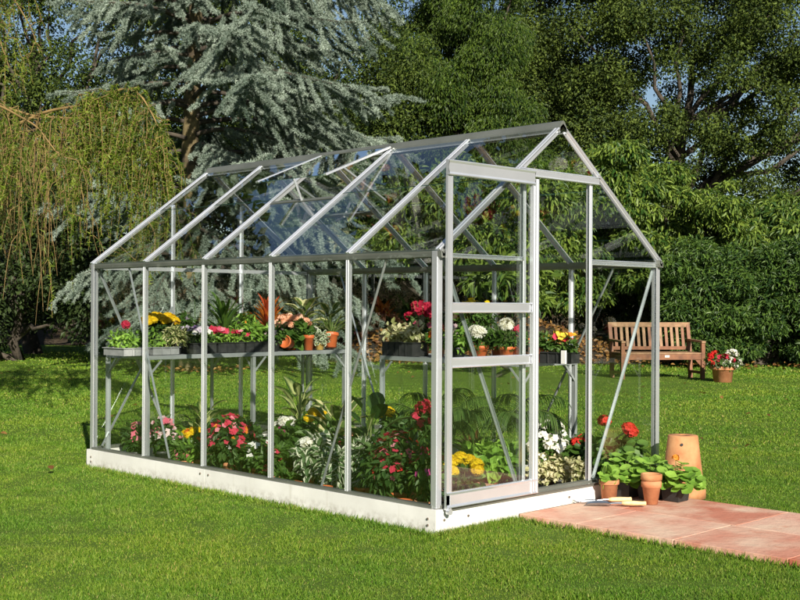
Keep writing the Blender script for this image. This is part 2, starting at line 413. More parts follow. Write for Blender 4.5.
# litter below the trees at the right and behind the glasshouse
for (u, dd, su, sd, nn) in ((640, 22.0, 35, .5, 250), (740, 20.3, 50, .35, 90), (430, 21.6, 60, .5, 300), (200, 18.5, 25, .5, 130)):
    P = np.array([far(u + rng.normal() * su, dd + rng.normal() * sd, .04 + .05 * rng.random()) for _ in range(nn)])
    fb.stamp(*LEAF[:2], P, frames(rdir(nn) * [1, 1, .3], np.array([0, 0, 1.]) + rdir(nn) * .6), np.stack([np.full(nn, .06), np.full(nn, .08), np.full(nn, .08)], 1), 0, LEAF[2])
tag(fb.build('fallen_leaves', M['fallen']), 'orange and brown autumn leaves scattered over the lawn', 'fallen leaves', kind='stuff')

# ------------------------------------------------------------------ path
def slabmat():
    m, t, o = newmat('pink stone slab')
    ob = t.nodes.new('ShaderNodeObjectInfo')
    base = ramp(t, ob.outputs['Random'], [(0, (.62, .31, .22)), (.35, (.52, .19, .12)), (.7, (.64, .38, .29)), (1, (.46, .15, .09))])
    c = mixc(t, ramp(t, noise(t, 3.2, 5), [(.4, (0, 0, 0)), (.66, (1, 1, 1))]), base, (.66, .47, .35))
    c = mixc(t, ramp(t, noise(t, 6, 6, rough=.7), [(.55, (0, 0, 0)), (.72, (.6, .6, .6))]), c, (.44, .12, .06))
    p = N(t, 'ShaderNodeBsdfPrincipled', Roughness=.85); t.links.new(c, p.inputs['Base Color']); p.inputs['Specular IOR Level'].default_value = .25
    t.links.new(bump(t, noise(t, 22, 6), .5, .012), p.inputs['Normal']); t.links.new(p.outputs[0], o.inputs[0]); return m
M['slab'] = slabmat(); M['sand'] = surf('sandy bedding', (.035, .022, .015), (.08, .05, .03), 30, .95, 0, .5, 90)
def slab(x0, x1, y0, y1, z, label, group='slabs of the garden path'):
    b = Batch(); n = 7; j = lambda: (random.random() - .5) * .006
    xs = [x0 + .003, x1 - .003]; ys = [y0 + .003, y1 - .003]
    ring = []
    for (a, c) in (((xs[0], ys[0]), (xs[1], ys[0])), ((xs[1], ys[0]), (xs[1], ys[1])), ((xs[1], ys[1]), (xs[0], ys[1])), ((xs[0], ys[1]), (xs[0], ys[0]))):
        for k in range(n): ring.append((a[0] + (c[0] - a[0]) * k / n + j() * .8, a[1] + (c[1] - a[1]) * k / n + j() * .8))
    ring = np.array(ring); c = ring.mean(0); R0 = ring; R1 = c + (ring - c) * .995; k = len(ring)
    V = np.vstack([np.column_stack([R0, np.full(k, -.02)]), np.column_stack([R0, np.full(k, z - .0015)]), np.column_stack([R1, np.full(k, z)]), [[c[0], c[1], z]]])
    b.add(V, [[l * k + i, l * k + (i + 1) % k, (l + 1) * k + (i + 1) % k, (l + 1) * k + i] for l in (0, 1) for i in range(k)])
    b.add(V[2 * k:], [[k, i, (i + 1) % k] for i in range(k)])
    tag(b.build('paving_slab', M['slab'], loc=((x0 + x1) / 2, (y0 + y1) / 2, 0)), label, 'paving slab', group)
b = Batch(); b.box(((PX0 + PX1) / 2, -1.85, .0165), (PX1 - PX0 - .03, 3.66, .030))
tag(b.build('path', M['sand']), 'sandy bedding between the pink slabs of the path', 'path', kind='structure')
XM = 1.09
ordn = ['first', 'second', 'third', 'fourth', 'fifth', 'sixth', 'seventh']
ys = [-.035, -.39, -.93, -1.48, -2.05, -2.6, -3.2]
for i in range(6): slab(PX0, XM, ys[i + 1], ys[i], .034, '%s pinkish stone slab from the greenhouse, in the path row nearer the camera' % ordn[i])
ys = [-.035, -.30, -.95, -1.45, -2.02, -2.62, -3.2]
for i in range(6): slab(XM, PX1, ys[i + 1], ys[i], .034, '%s pinkish stone slab from the greenhouse, in the path row farther from the camera' % ordn[i])

# inside floor
b = Batch(); b.box((W3 / 2, L5 / 2, .0), (W3 - .01, L5 - .01, .04))
tag(b.build('greenhouse_floor', M['soil']), 'dark bare soil inside the greenhouse', 'soil floor', kind='structure')
for i, (y0, y1) in enumerate(((.05, .62), (.62, 1.2), (1.2, 1.78), (1.78, 2.35), (2.35, 2.95))):
    slab(.62, 1.16, y0, y1, .045 + .003 * (i % 2), '%s terracotta pink slab from the door on the greenhouse floor' % ordn[i], 'slabs of the greenhouse aisle')

# ================================================================== GREENHOUSE
gh = thing('greenhouse', 'aluminium framed glass greenhouse on a white plinth with its door slid open', 'greenhouse', (0, 0, 0))
up = (0, 0, 1)
# plinth
def plinth_side(a, b_, name='plinth_panel', label=None, out=None):
    b = Batch(); b.bar(a, b_, .035, BASE, up); o = b.build(name, M['plinth'], gh)
    return o
zc = BASE / 2
plinth_side((-.005, -.02, zc), (-.005, 1.83, zc)); plinth_side((-.005, 1.833, zc), (-.005, L5 + .02, zc))
plinth_side((W3 + .005, -.02, zc), (W3 + .005, L5 + .02, zc))
plinth_side((.014, -.005, zc - .001), (W3 - .014, -.005, zc - .001)); plinth_side((.014, L5 + .005, zc - .001), (W3 - .014, L5 + .005, zc - .001))
for (x, y) in ((-.0235, 1.79), (-.0235, 1.87), (-.0235, .03), (-.0235, 3.1)):
    for z in ((.075, .045) if y in (.03, 3.1) else (.095,)):
        b = Batch(); b.tube([(x, y, z), (x - .005, y, z)], .006, 8); b.build('plinth_bolt', M['bolt'], gh)
for x in (.03, .20, 1.0):
    b = Batch(); b.tube([(x, -.0235, .07), (x, -.029, .07)], .006, 8); b.build('plinth_bolt', M['bolt'], gh)

# T shaped glazing bar: cap outside, web inside
def gbar(name, a, b_, out, capw=.0235, capt=.007, webd=.026, m='alu', parent=None):
    b = Batch()
    h = capw / 2; r = .0035
    prof = [(-h, 0), (-h, capt * .5), (-h + r, capt), (-h * .35, capt), (-h * .25, capt * .72), (h * .25, capt * .72), (h * .35, capt), (h - r, capt), (h, capt * .5), (h, 0), (.004, 0), (.004, -webd), (-.004, -webd), (-.004, 0)]
    b.extrude(prof, a, b_, out)
    return b.build(name, M[m], parent or gh)
def corner(x, y, sx, sy, w=.033):
    b = Batch(); t = .005
    b.box((x + sx * 0, y - sy * w / 2 + 0, (BASE + EAVE) / 2 + .002), (t, w, EAVE - BASE - .004))
    b.box((x - sx * w / 2, y, (BASE + EAVE) / 2 + .002), (w, t, EAVE - BASE - .004))
    b.box((x - sx * 0.024, y - sy * .024, (BASE + EAVE) / 2), (.016, .016, EAVE - BASE - .01))
    b.build('corner_post', M['alu'], gh)
corner(-.004, -.004, -1, -1); corner(-.004, L5 + .004, -1, 1); corner(W3 + .004, -.004, 1, -1); corner(W3 + .004, L5 + .004, 1, 1)
# side posts
for i in range(1, 5):
    gbar('glazing_bar', (0, i * B, BASE + .012), (0, i * B, EAVE - .03), (-1, 0, 0))
    gbar('glazing_bar', (W3, i * B, BASE + .012), (W3, i * B, EAVE - .03), (1, 0, 0))
def roofz(x): return EAVE + (RIDGE - EAVE) * (x / HX if x < HX else (W3 - x) / HX)
for X0 in (B, 2 * B - .035):
    gbar('glazing_bar', (X0 + (0.0 if X0 < 1 else 0), L5, BASE + .012), (X0, L5, roofz(X0) - .03), (0, 1, 0))
gbar('glazing_bar', (.645, 0, BASE + .012), (.645, 0, 1.74), (0, -1, 0))
gbar('glazing_bar', (1.214, 0, BASE + .012), (1.214, 0, 1.745), (0, -1, 0), capw=.026)
# sills
for (a, b_, out) in (((0, .02, BASE + .008), (0, L5 - .02, BASE + .008), (-1, 0, 0)), ((W3, .02, BASE + .008), (W3, L5 - .02, BASE + .008), (1, 0, 0)),
                     ((.02, 0, BASE + .009), (W3 - .02, 0, BASE + .009), (0, -1, 0)), ((.02, L5, BASE + .009), (W3 - .02, L5, BASE + .009), (0, 1, 0))):
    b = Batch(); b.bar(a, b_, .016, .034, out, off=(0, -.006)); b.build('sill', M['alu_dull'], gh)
# eave gutters
for sx, X0 in ((-1, 0), (1, W3)):
    b = Batch(); q = sx
    prof = [(0, 0), (0, -.028), (.006, -.034), (.030, -.030), (.038, -.012), (.040, .010), (.036, .010), (.033, -.008), (.026, -.024), (.010, -.026), (.006, 0.0)]
    prof = [(-p[0] * q, p[1]) for p in prof]
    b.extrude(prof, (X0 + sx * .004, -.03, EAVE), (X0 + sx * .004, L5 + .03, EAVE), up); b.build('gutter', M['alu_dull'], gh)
    b = Batch(); b.bar((X0 - sx * .012, .01, EAVE - .014), (X0 - sx * .012, L5 - .01, EAVE - .014), .012, .03, up); b.build('eave_rail', M['alu_stage'], gh)
# ridge
b = Batch()
prof = [(-.034, -.030), (-.030, -.006), (-.012, .022), (0, .028), (.012, .022), (.030, -.006), (.034, -.030), (.028, -.030), (.024, -.008), (.0, .012), (-.024, -.008), (-.028, -.030)]
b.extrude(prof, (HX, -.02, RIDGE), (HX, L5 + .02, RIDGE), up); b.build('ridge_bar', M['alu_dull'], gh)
b = Batch()
for sx in (-1, 1): b.bar((HX + sx * .031, -.022, RIDGE - .034), (HX + sx * .031, L5 + .022, RIDGE - .034), .006, .008, up)
b.build('ridge_trim', M['alu'], gh)
# roof bars
sl_ = np.array([HX, 0, RIDGE - EAVE]); sl_ /= np.linalg.norm(sl_); nL = np.array([-sl_[2], 0, sl_[0]]); nR = nL * [-1, 1, 1]
for i in range(6):
    y = i * B + (-.004 if i == 0 else .004 if i == 5 else 0)
    for s in (0, 1):
        a = (0.0 if s == 0 else W3, y, EAVE); t_ = .97
        b_ = (HX - (1 - t_) * HX * (1 if s == 0 else -1), y, EAVE + (RIDGE - EAVE) * t_)
        n_ = nL if s == 0 else nR
        a = np.array(a) + n_ * .004; b_ = np.array(b_) + n_ * .004
        gbar('roof_bar', a, b_, n_, capw=.030 if i not in (0, 5) else .034, capt=.008, webd=.026)
# gable rails
def rail(name, a, b_, out, hgt, dep, m='alu', parent=None, off=0):
    """horizontal rail with lips"""
    b = Batch(); h = hgt / 2
    prof = [(-h, -dep / 2), (-h, dep / 2), (-h + .004, dep / 2 + .003), (-h * .72, dep / 2), (-h * .6, dep / 2 - .003), (h * .6, dep / 2 - .003), (h * .72, dep / 2), (h - .004, dep / 2 + .003), (h, dep / 2), (h, -dep / 2)]
    b.extrude(prof, np.array(a) + np.array(out) * off, np.array(b_) + np.array(out) * off, out)
    return b.build(name, M[m], parent or gh)
rail('eave_crossbar', (.03, 0, EAVE - .02), (.63, 0, EAVE - .02), (0, -1, 0), .022, .012)
rail('eave_crossbar', (1.225, 0, EAVE - .02), (W3 - .03, 0, EAVE - .02), (0, -1, 0), .03, .012)
rail('eave_crossbar', (.03, L5, EAVE - .02), (W3 - .03, L5, EAVE - .02), (0, 1, 0), .026, .012)
rail('door_track', (.585, 0, 1.766), (1.27, 0, 1.766), (0, -1, 0), .042, .020, off=.012)
# braces
def brace(a, b_, out, m='alu_stage', w_=.016):
    b = Batch(); b.bar(a, b_, w_, .003, out); b.bar(a, b_, .003, .012, out, off=(w_ / 2 - .0015, -.0065)); b.build('brace', M[m], gh)
i_ = .024
brace((i_, 2.73, 1.32), (i_, 2.26, .14), (1, 0, 0)); brace((i_, .37, 1.31), (i_, .85, .135), (1, 0, 0))
brace((W3 - i_, 2.76, 1.32), (W3 - i_, 2.26, .14), (1, 0, 0)); brace((W3 - i_, .30, 1.31), (W3 - i_, .95, .135), (1, 0, 0))
brace((.03, L5 - i_, 1.31), (.60, L5 - i_, .14), (0, 1, 0)); brace((.055, L5 - i_ - .02, .14), (.60, L5 - i_ - .02, 1.06), (0, 1, 0))
brace((.06, i_, 1.31), (.63, i_, .14), (0, 1, 0)); brace((W3 - .02, i_, 1.32), (1.27, i_, .14), (0, 1, 0), 'alu_stage', .014)

# glass
def pane(pts, t, parent=gh, name='glass_pane'):
    """closed thin pane on polygon pts, thickness along t"""
    pts = np.array(pts, float); k = len(pts); V = np.vstack([pts, pts + np.array(t) * .003])
    nn = np.cross(pts[1] - pts[0], pts[2] - pts[0]); flip = nn @ np.array(t) > 0
    b = Batch(); lo = list(range(k)); hi = list(range(k, 2 * k))
    if flip: b.add(V, [lo[::-1]]); b.add(V, [hi])
    else: b.add(V, [lo]); b.add(V, [hi[::-1]])
    s = [[i, (i + 1) % k, k + (i + 1) % k, k + i] for i in range(k)]
    if not flip: s = [q[::-1] for q in s]
    b.add(V, s, None, 1)
    return b.build(name, [M['glass'], M['glass_edge']], parent)
e = .006
for X0, out in ((-.0045, (-1, 0, 0)), (W3 + .0015, (1, 0, 0))):
    for i in range(5):
        y0, y1 = i * B + e, (i + 1) * B - e
        for z0, z1, k in ((BASE + .02, .745, 0), (.735, EAVE - .012, 1)):
            o_ = X0 + out[0] * 0 + (-.0035 * out[0] if k == 0 else 0)
            pane([(o_, y0, z0), (o_, y1, z0), (o_, y1, z1), (o_, y0, z1)], (1, 0, 0))
bl = Batch()
for s, n_ in ((0, nL), (1, nR)):
    for i in range(5):
        y0, y1 = i * B + e, (i + 1) * B - e
        vent = (s == 0 and i == 2) or (s == 1 and i == 3)
        segs = [(0.0, .56), (.55, 1.0)] if not vent else [(0.0, .52)]
        for q, (f0, f1) in enumerate(segs):
            P = []
            for f, y in ((f0, y0), (f0, y1), (f1, y1), (f1, y0)):
                x = HX * f if s == 0 else W3 - HX * f
                P.append(np.array([x, y, EAVE + (RIDGE - EAVE) * f]) + n_ * (.0005 + .0036 * q))
            pane(P, n_, name='roof_pane')
for Y0, sgn in ((-.0045, -1), (L5 + .0015, 1)):
    xs = [.012, .64, 1.216, W3 - .012] if sgn < 0 else [.012, B, 2 * B - .035, W3 - .012]
    for i in range(3):
        x0, x1 = xs[i] + e, xs[i + 1] - e
        if sgn < 0 and i == 1: continue
        pane([(x0, Y0, BASE + .02), (x1, Y0, BASE + .02), (x1, Y0, EAVE - .02), (x0, Y0, EAVE - .02)], (0, 1, 0))
        za, zb = roofz(x0) - .01, roofz(x1) - .01
        Yq = Y0 + (.0035 if sgn > 0 else -.0035)
        P = [(x0, Yq, EAVE - .028), (x1, Yq, EAVE - .028), (x1, Yq, zb)]
        if x0 < HX < x1: P.append((HX, Yq, RIDGE - .03))
        P.append((x0, Yq, za)); pane(P, (0, 1, 0))
x0, x1 = .65, 1.21; z0 = 1.79
pane([(x0 - .03, -.0045, z0), (x1 + .02, -.0045, z0), (x1 + .02, -.0045, roofz(x1 + .02) - .012), (HX, -.0045, RIDGE - .03), (x0 - .03, -.0045, roofz(x0 - .03) - .012)], (0, 1, 0))

# sliding door, slid to the left
door = bpy.data.objects.new('sliding_door', None); COL.objects.link(door); door.parent = gh; door.location = (0.015, -.045, 0)
tag(door, 'sliding glass door pushed to the left')
def dstile(x):
    b = Batch(); w_ = .05
    b.box((x, 0, .93), (w_, .012, 1.60)); b.box((x - w_ / 2 + .003, -.009, .93), (.006, .008, 1.60)); b.box((x + w_ / 2 - .003, -.009, .93), (.006, .008, 1.60))
    b.box((x, -.008, .93), (.008, .006, 1.60)); b.build('stile', M['alu'], door)
b = Batch(); b.box((.012, 0, .93), (.022, .014, 1.62)); b.box((.030, -.003, .93), (.010, .012, 1.62)); b.build('stile', M['alu'], door)
dstile(.655)
rail('door_rail', (.036, 0, 1.073), (.63, 0, 1.073), (0, -1, 0), .05, .012, parent=door)
rail('door_rail', (.036, 0, .812), (.63, 0, .812), (0, -1, 0), .05, .012, parent=door)
rail('bottom_rail', (.0, -.002, .165), (.682, -.002, .165), (0, -1, 0), .075, .016, parent=door, m='alu_bronze' if 'alu_bronze' in M else 'alu')
rail('top_rail', (0, -.006, 1.735), (.645, -.006, 1.735), (0, -1, 0), .072, .022, parent=door)
for z0, z1 in ((.20, .79), (.835, 1.05), (1.097, 1.70)):
    pane([(.035, .002, z0), (.632, .002, z0), (.632, .002, z1), (.035, .002, z1)], (0, 1, 0), door)
b = Batch(); b.tube([(.012, -.004, .112), (.012, -.024, .112)], .014, 12); b.build('door_roller', M['alu'], door)
b = Batch(); b.bar((.03, -.028, BASE - .006), (1.26, -.028, BASE - .006), .012, .006, (0, -1, 0)); b.bar((.02, -.034, BASE + .004), (1.27, -.034, BASE + .004), .003, .012, (0, -1, 0)); b.build('bottom_track', M['alu_dull'], gh)

# roof vents
def vent(s, i, openv):
    y0, y1 = i * B, (i + 1) * B
    n_ = nL if s == 0 else nR; sx = 1 if s == 0 else -1
    hinge = np.array([HX - sx * .03, 0, RIDGE - .01]) + n_ * .012
    d0 = np.array([-sx * sl_[0], 0, -sl_[2]])
    d = d0 * math.cos(openv) + n_ * math.sin(openv); nn = n_ * math.cos(openv) - d0 * math.sin(openv); Lv = .555
    v = bpy.data.objects.new('roof_vent', None); COL.objects.link(v); v.parent = gh
    for y in (y0, y1):
        a = hinge + [0, y, 0]; b_ = a + d * Lv
        b = Batch(); b.bar(a, b_, .024, .012, nn); b.build('vent_stile', M['alu'], v)
    P0 = [hinge + [0, y0 + .012, 0], hinge + [0, y1 - .012, 0], hinge + [0, y1 - .012, 0] + d * (Lv + .015), hinge + [0, y0 + .012, 0] + d * (Lv + .015)]
    pane(P0, nn, v, 'vent_pane')
    b = Batch(); b.bar(hinge + [0, y0, 0], hinge + [0, y1, 0], .012, .012, nn); b.build('vent_hinge_rail', M['alu_dull'], v)
    fx = .52; a = np.array([HX * fx if s == 0 else W3 - HX * fx, y0 + .02, EAVE + (RIDGE - EAVE) * fx]); b_ = a + [0, B - .04, 0]
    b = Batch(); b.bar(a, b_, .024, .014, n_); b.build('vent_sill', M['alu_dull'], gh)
    ym = (y0 + y1) / 2
    top = hinge + [0, ym, 0] + d * (Lv - .03) - nn * .01; st = (a + b_) / 2
    b = Batch(); b.bar(top, st + np.array([0, 0, -.01]), .014, .005, (0, 1, 0)); b.bar(st + [0, 0, -.012], st + np.array([sx * .09, 0, -.05]), .012, .008, (0, 1, 0)); b.build('vent_stay', M['alu'], v)
vent(0, 2, math.radians(14.5)); vent(1, 3, math.radians(10))

# ================================================================== STAGING
def staging(loc, sx, sy, h, label, braces=True):
    s = thing('staging_bench', label, 'plant staging', loc, 'aluminium staging benches in the greenhouse')
    b = Batch(); t_ = .004
    b.box((sx / 2, sy / 2, h - .006), (sx - .01, sy - .01, .006))
    for k in range(7): b.box((.03 + (sx - .06) * k / 6, sy / 2, h - .001), (.02, sy - .02, .003))
    b.build('shelf', M['alu_stage'], s)
    for a, c, out in (((0, 0), (sx, 0), (0, -1, 0)), ((0, sy), (sx, sy), (0, 1, 0)), ((0, .003), (0, sy - .003), (-1, 0, 0)), ((sx, .003), (sx, sy - .003), (1, 0, 0))):
        b = Batch(); b.bar((*a, h - .012), (*c, h - .012), .027, .004, out); b.build('edge_rail', M['alu_stage'], s)
    legs = [(.006, .006), (sx - .006, .006), (.006, sy - .006), (sx - .006, sy - .006)]
    if sx > 1.4: legs += [(sx * .5, .006), (sx * .5, sy - .006)]
    else: legs += [(.006, sy * .5)] if sy > 1.1 and False else []
    for x, y in legs:
        b = Batch(); b.box((x, y, (h - .03) / 2 + .02), (.026, .004, h - .06)); b.box((x + (.011 if x < sx / 2 else -.011), y + (.011 if y < sy / 2 else -.011), (h - .03) / 2 + .02), (.004, .024, h - .06)); b.build('leg', M['alu_stage'], s)
        for dx, dy in ((1 if x < sx * .75 else -1, 0),) + (((0, 1 if y < sy / 2 else -1),)):
            if not braces: continue
            L_ = .10; b = Batch(); b.bar((x + dx * .004, y + dy * .004, h - .03 - L_), (x + dx * L_, y + dy * L_, h - .03), .014, .003, (dy, dx, 0)); b.build('leg_bracket', M['alu_stage'], s)
    return s
TH = .752
staging((.085, 2.60, 0), 1.70, .50, TH, 'long aluminium plant staging standing across the rear gable wall of the greenhouse')
staging((1.28, .52, 0), .52, 1.20, TH, 'short aluminium plant staging standing along the right wall near the open door')

# ================================================================== TREES AND SHRUBS
M['cedar'] = leafmat('silver blue needles', (.07, .11, .08), (.44, .52, .44), trans=.12, rough=.6, nscale=1.0)
M['larch'] = leafmat('yellow green weeping needles', (.05, .10, .010), (.22, .29, .028), trans=.35, nscale=2.0)
M['cypress'] = leafmat('bright cypress sprays', (.018, .048, .008), (.13, .20, .026), trans=.25, nscale=1.2)
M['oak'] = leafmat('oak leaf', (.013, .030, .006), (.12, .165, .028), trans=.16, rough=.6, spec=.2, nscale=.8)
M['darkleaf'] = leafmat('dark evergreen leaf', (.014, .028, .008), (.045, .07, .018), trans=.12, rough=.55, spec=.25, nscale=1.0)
M['cherry'] = leafmat('cherry leaf', (.028, .075, .012), (.22, .30, .048), trans=.2, rough=.5, spec=.3, nscale=.9)
M['hedge'] = leafmat('conifer hedge spray', (.015, .045, .010), (.11, .19, .03), trans=.15, nscale=1.4)
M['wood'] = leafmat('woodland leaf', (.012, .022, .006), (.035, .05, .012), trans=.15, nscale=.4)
M['rust'] = leafmat('autumn leaf', (.16, .07, .02), (.36, .20, .05), trans=.3)

def tree(name, label, loc, cat='tree'): return thing(name, label, cat, tuple(loc))
def rel(P, loc): return np.asarray(P, float) - np.asarray(loc, float)
def fanblob(u, v, d, r, rd=None):
    p = far(u, d); return [p[0], p[1], zat(v, d), r, r, (rd or r * .8)]
def clumps(n, us, vs, ds, r0, r1, ztop=None, zmin=.08):
    out = []
    while len(out) < n:
        u = us[0] + (us[1] - us[0]) * random.random(); v = vs[0] + (vs[1] - vs[0]) * random.random(); d = ds[0] + (ds[1] - ds[0]) * random.random()
        if ztop is not None and v < ztop(u): continue
        q = fanblob(u, v, d, r0 + (r1 - r0) * random.random())
        if q[2] < zmin: continue
        out.append(q)
    return np.array(out)
def branch_to(b, base, tip, r0, r1, wob=.15, segs=7, sag=0.0, mi=0, sides=6):
    base = np.array(base, float); tip = np.array(tip, float); t = np.linspace(0, 1, segs)[:, None]
    P = base + (tip - base) * t; P[:, 2] += sag * np.sin(PI * t[:, 0])
    P[1:-1] += rng.normal(size=(segs - 2, 3)) * wob * .4
    b.tube(P, np.linspace(r0, r1, segs), sides, mi); return P
def blobtree(name, label, loc, blobs, nleaf, L, W, mat, tmpl=RHOMB, trunk_r=.2, top=None, droop=.35, shell=.5, barkm='bark', nlimb=14, lean=0, cat='tree', **kw):
    loc = np.array(loc, float); t = tree(name, label, loc, cat)
    b = Batch(); blobs = np.asarray(blobs)
    top = top or blobs[:, 2].max()
    c = blobs[:, :2].mean(0)
    ax = branch_to(b, [0, 0, -.1], [c[0] * .3 - loc[0] * .3 + lean, c[1] * .3 - loc[1] * .3, top * .85], trunk_r, trunk_r * .25, .25, 9, sides=9)
    b.build('trunk', M[barkm], t, True)
    b = Batch()
    for k in rng.choice(len(blobs), min(nlimb, len(blobs)), replace=False):
        q = rel(blobs[k, :3], loc); f = min(.92, max(.12, (q[2] * .75) / top)); i = int(f * 8)
        branch_to(b, ax[i], q, trunk_r * (.5 - .035 * i), trunk_r * .07, .35, 7, .1)
    b.build('limb', M[barkm], t, True)
    b = Batch(); bb = blobs.copy(); bb[:, :3] -= loc
    blob_leaves(b, bb, nleaf, L, W, tmpl, droop, shell, **kw)
    b.build('crown', M[mat], t)
    return t

# --- earth bank behind the lawn
b = Batch(); us = np.linspace(-700, 1500, 60); dd = [29.5, 31, 33, 36, 40, 46, 60]; zz = [-.05, .25, .7, 1.3, 2.2, 3.2, 3.4]
V = [np.append(far(u, d)[:2], z + .12 * math.sin(u * .05 + d)) for d, z in zip(dd, zz) for u in us]
b.add(V, [[j * 60 + i, j * 60 + i + 1, (j + 1) * 60 + i + 1, (j + 1) * 60 + i] for j in range(6) for i in range(59)])
M['bank'] = surf('woodland floor', (.02, .015, .008), (.07, .045, .02), 1.5, .95, 0, .6, 8)
tag(b.build('woodland_bank', M['bank'], smooth=True), 'dark earth bank under the woodland', 'bank', kind='structure')
b = Batch(); us = np.linspace(330, 705, 40); dd = [21.6, 22.1, 22.8, 23.6, 24.6, 25.6]; zz = [-.03, .16, .42, .62, .5, -.05]
V = [np.append(far(u, d)[:2], -.03 + (z + .03) * (1 + .35 * math.sin(u * .045 + d * 2)) * math.sin(PI * (i + .3) / 39.6) ** .5) for d, z in zip(dd, zz) for i, u in enumerate(us)]
b.add(V, [[j * 40 + i, j * 40 + i + 1, (j + 1) * 40 + i + 1, (j + 1) * 40 + i] for j in range(5) for i in range(39)])
tag(b.build('leaf_bank', M['bank'], smooth=True), 'low bank covered in brown leaf litter', 'bank', kind='structure')
b = Batch(); nn = 2600; P = []
for _ in range(nn):
    u = 345 + 350 * random.random(); d = 21.7 + 2.2 * random.random(); j = (d - 21.6) / .55
    z = np.interp(d, [21.6, 22.1, 22.8, 23.6, 24.6], [-.03, .16, .42, .62, .5]) * (1 + .35 * math.sin(u * .045 + d * 2)) * max(.05, math.sin(PI * (u - 330) / 375)) ** .5
    P.append(far(u, d, max(.02, z + .03)))
b.stamp(*LEAF[:2], np.array(P), frames(rdir(nn) * [1, 1, .35], np.array([-.3, -.5, 1.]) + rdir(nn) * .7), np.stack([np.full(nn, .07), np.full(nn, .09), np.full(nn, .09)], 1), 0, LEAF[2])
tag(b.build('leaf_litter', M['fallen']), 'brown and orange leaf litter lying on the low bank', 'leaf litter', kind='stuff')

# --- woodland mass far behind
b = Batch()
bl_ = np.vstack([clumps(120, (-160, 300), (95, 340), (33, 39), .9, 1.6), clumps(60, (280, 560), (60, 340), (33, 39), .9, 1.6), clumps(85, (540, 980), (215, 340), (33, 39), .9, 1.5)])
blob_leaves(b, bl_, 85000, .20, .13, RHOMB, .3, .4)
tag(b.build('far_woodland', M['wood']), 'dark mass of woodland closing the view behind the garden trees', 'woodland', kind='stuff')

# --- dark evergreen behind at the far left, and one behind the cedar
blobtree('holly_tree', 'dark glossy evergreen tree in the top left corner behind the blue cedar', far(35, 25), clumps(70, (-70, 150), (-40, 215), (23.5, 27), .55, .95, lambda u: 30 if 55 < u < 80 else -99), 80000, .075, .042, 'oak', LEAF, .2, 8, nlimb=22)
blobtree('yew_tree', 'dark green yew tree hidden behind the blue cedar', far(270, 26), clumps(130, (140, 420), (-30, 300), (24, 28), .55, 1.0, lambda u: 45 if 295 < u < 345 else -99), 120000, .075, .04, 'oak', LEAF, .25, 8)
blobtree('shade_hedge', 'added hedge, its near black leaves standing in for shade under the weeping branches at the left', far(20, 22), clumps(80, (-130, 120), (195, 335), (20.5, 23), .45, .75), 34000, .10, .05, 'darkleaf', RHOMB, .12, 2.6, cat='hedge')  # hedge added here; the gloom under the branches is put into its leaf colour
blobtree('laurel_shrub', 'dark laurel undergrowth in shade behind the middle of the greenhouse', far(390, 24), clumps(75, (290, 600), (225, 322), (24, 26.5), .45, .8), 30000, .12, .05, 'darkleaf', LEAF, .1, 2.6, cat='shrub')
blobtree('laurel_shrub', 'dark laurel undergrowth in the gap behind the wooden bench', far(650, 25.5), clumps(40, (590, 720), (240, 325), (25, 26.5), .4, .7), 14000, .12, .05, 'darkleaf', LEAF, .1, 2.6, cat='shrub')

# --- cypress
cy = clumps(95, (388, 535), (-60, 190), (25.5, 29), .35, .7, lambda u: -99 if u > 400 else 20)
blobtree('cypress_tree', 'bright green cypress with drooping sprays behind the greenhouse ridge', far(458, 27.5), cy, 170000, .085, .024, 'cypress', LEAF, .22, 9, droop=1.3, shell=.45, updir=.2)

# --- oak at the right
def oaktop(u):
    return -99
ob = np.vstack([clumps(60, (500, 640), (-60, 175), (29, 33), .5, .95), clumps(70, (620, 1000), (-70, 75), (28, 33), .5, 1.0), clumps(125, (620, 1000), (50, 150), (28, 33), .25, .6),
                clumps(85, (620, 1000), (130, 215), (28, 33), .3, .65)])
oak = blobtree('oak_tree', 'large dark oak with sky showing through its crown at the top right', far(662, 31), ob, 270000, .078, .050, 'oak', LEAF, .27, 9, shell=.3, nlimb=22)
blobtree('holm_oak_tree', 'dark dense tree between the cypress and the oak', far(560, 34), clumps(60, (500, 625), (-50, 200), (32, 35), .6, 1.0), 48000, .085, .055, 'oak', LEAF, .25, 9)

# --- cherry / viburnum thicket
ctop = lambda u: np.interp(u, [300, 420, 540, 590, 650, 700, 760, 900], [185, 170, 172, 158, 162, 178, 200, 215])
cb = np.vstack([clumps(26, (650, 850), (235, 285), (22.0, 23.2), .18, .38), clumps(170, (555, 850), (145, 268), (22.8, 25.8), .22, .52, lambda u: ctop(u) + 9 * math.sin(u * .11) + 6 * math.sin(u * .29)), clumps(22, (560, 660), (240, 300), (23.5, 24.5), .3, .5)])
cb[:, 5] *= .62
blobtree('cherry_tree', 'spreading light green cherry tree with long pointed leaves at the right', far(690, 25), cb, 95000, .125, .044, 'cherry', LEAF, .10, 3.6, var=.5, droop=.9, shell=.62, updir=.5, nlimb=30)
cb = clumps(90, (310, 575), (160, 262), (20.5, 23.5), .35, .6, ctop)
blobtree('cherry_tree', 'yellowing cherry tree seen through the glass roof of the greenhouse', far(450, 22.5), cb, 32000, .14, .050, 'cherry', LEAF, .14, 3.4, droop=.8, shell=.5, updir=.5, nlimb=24)
cb = clumps(9, (462, 540), (268, 300), (16.5, 17.5), .16, .28)
blobtree('rhododendron_shrub', 'low rhododendron with big bright leaves seen through the door glass', far(500, 17.2), cb, 900, .17, .055, 'cherry', LEAF, .05, 1.3, droop=.3, cat='shrub')

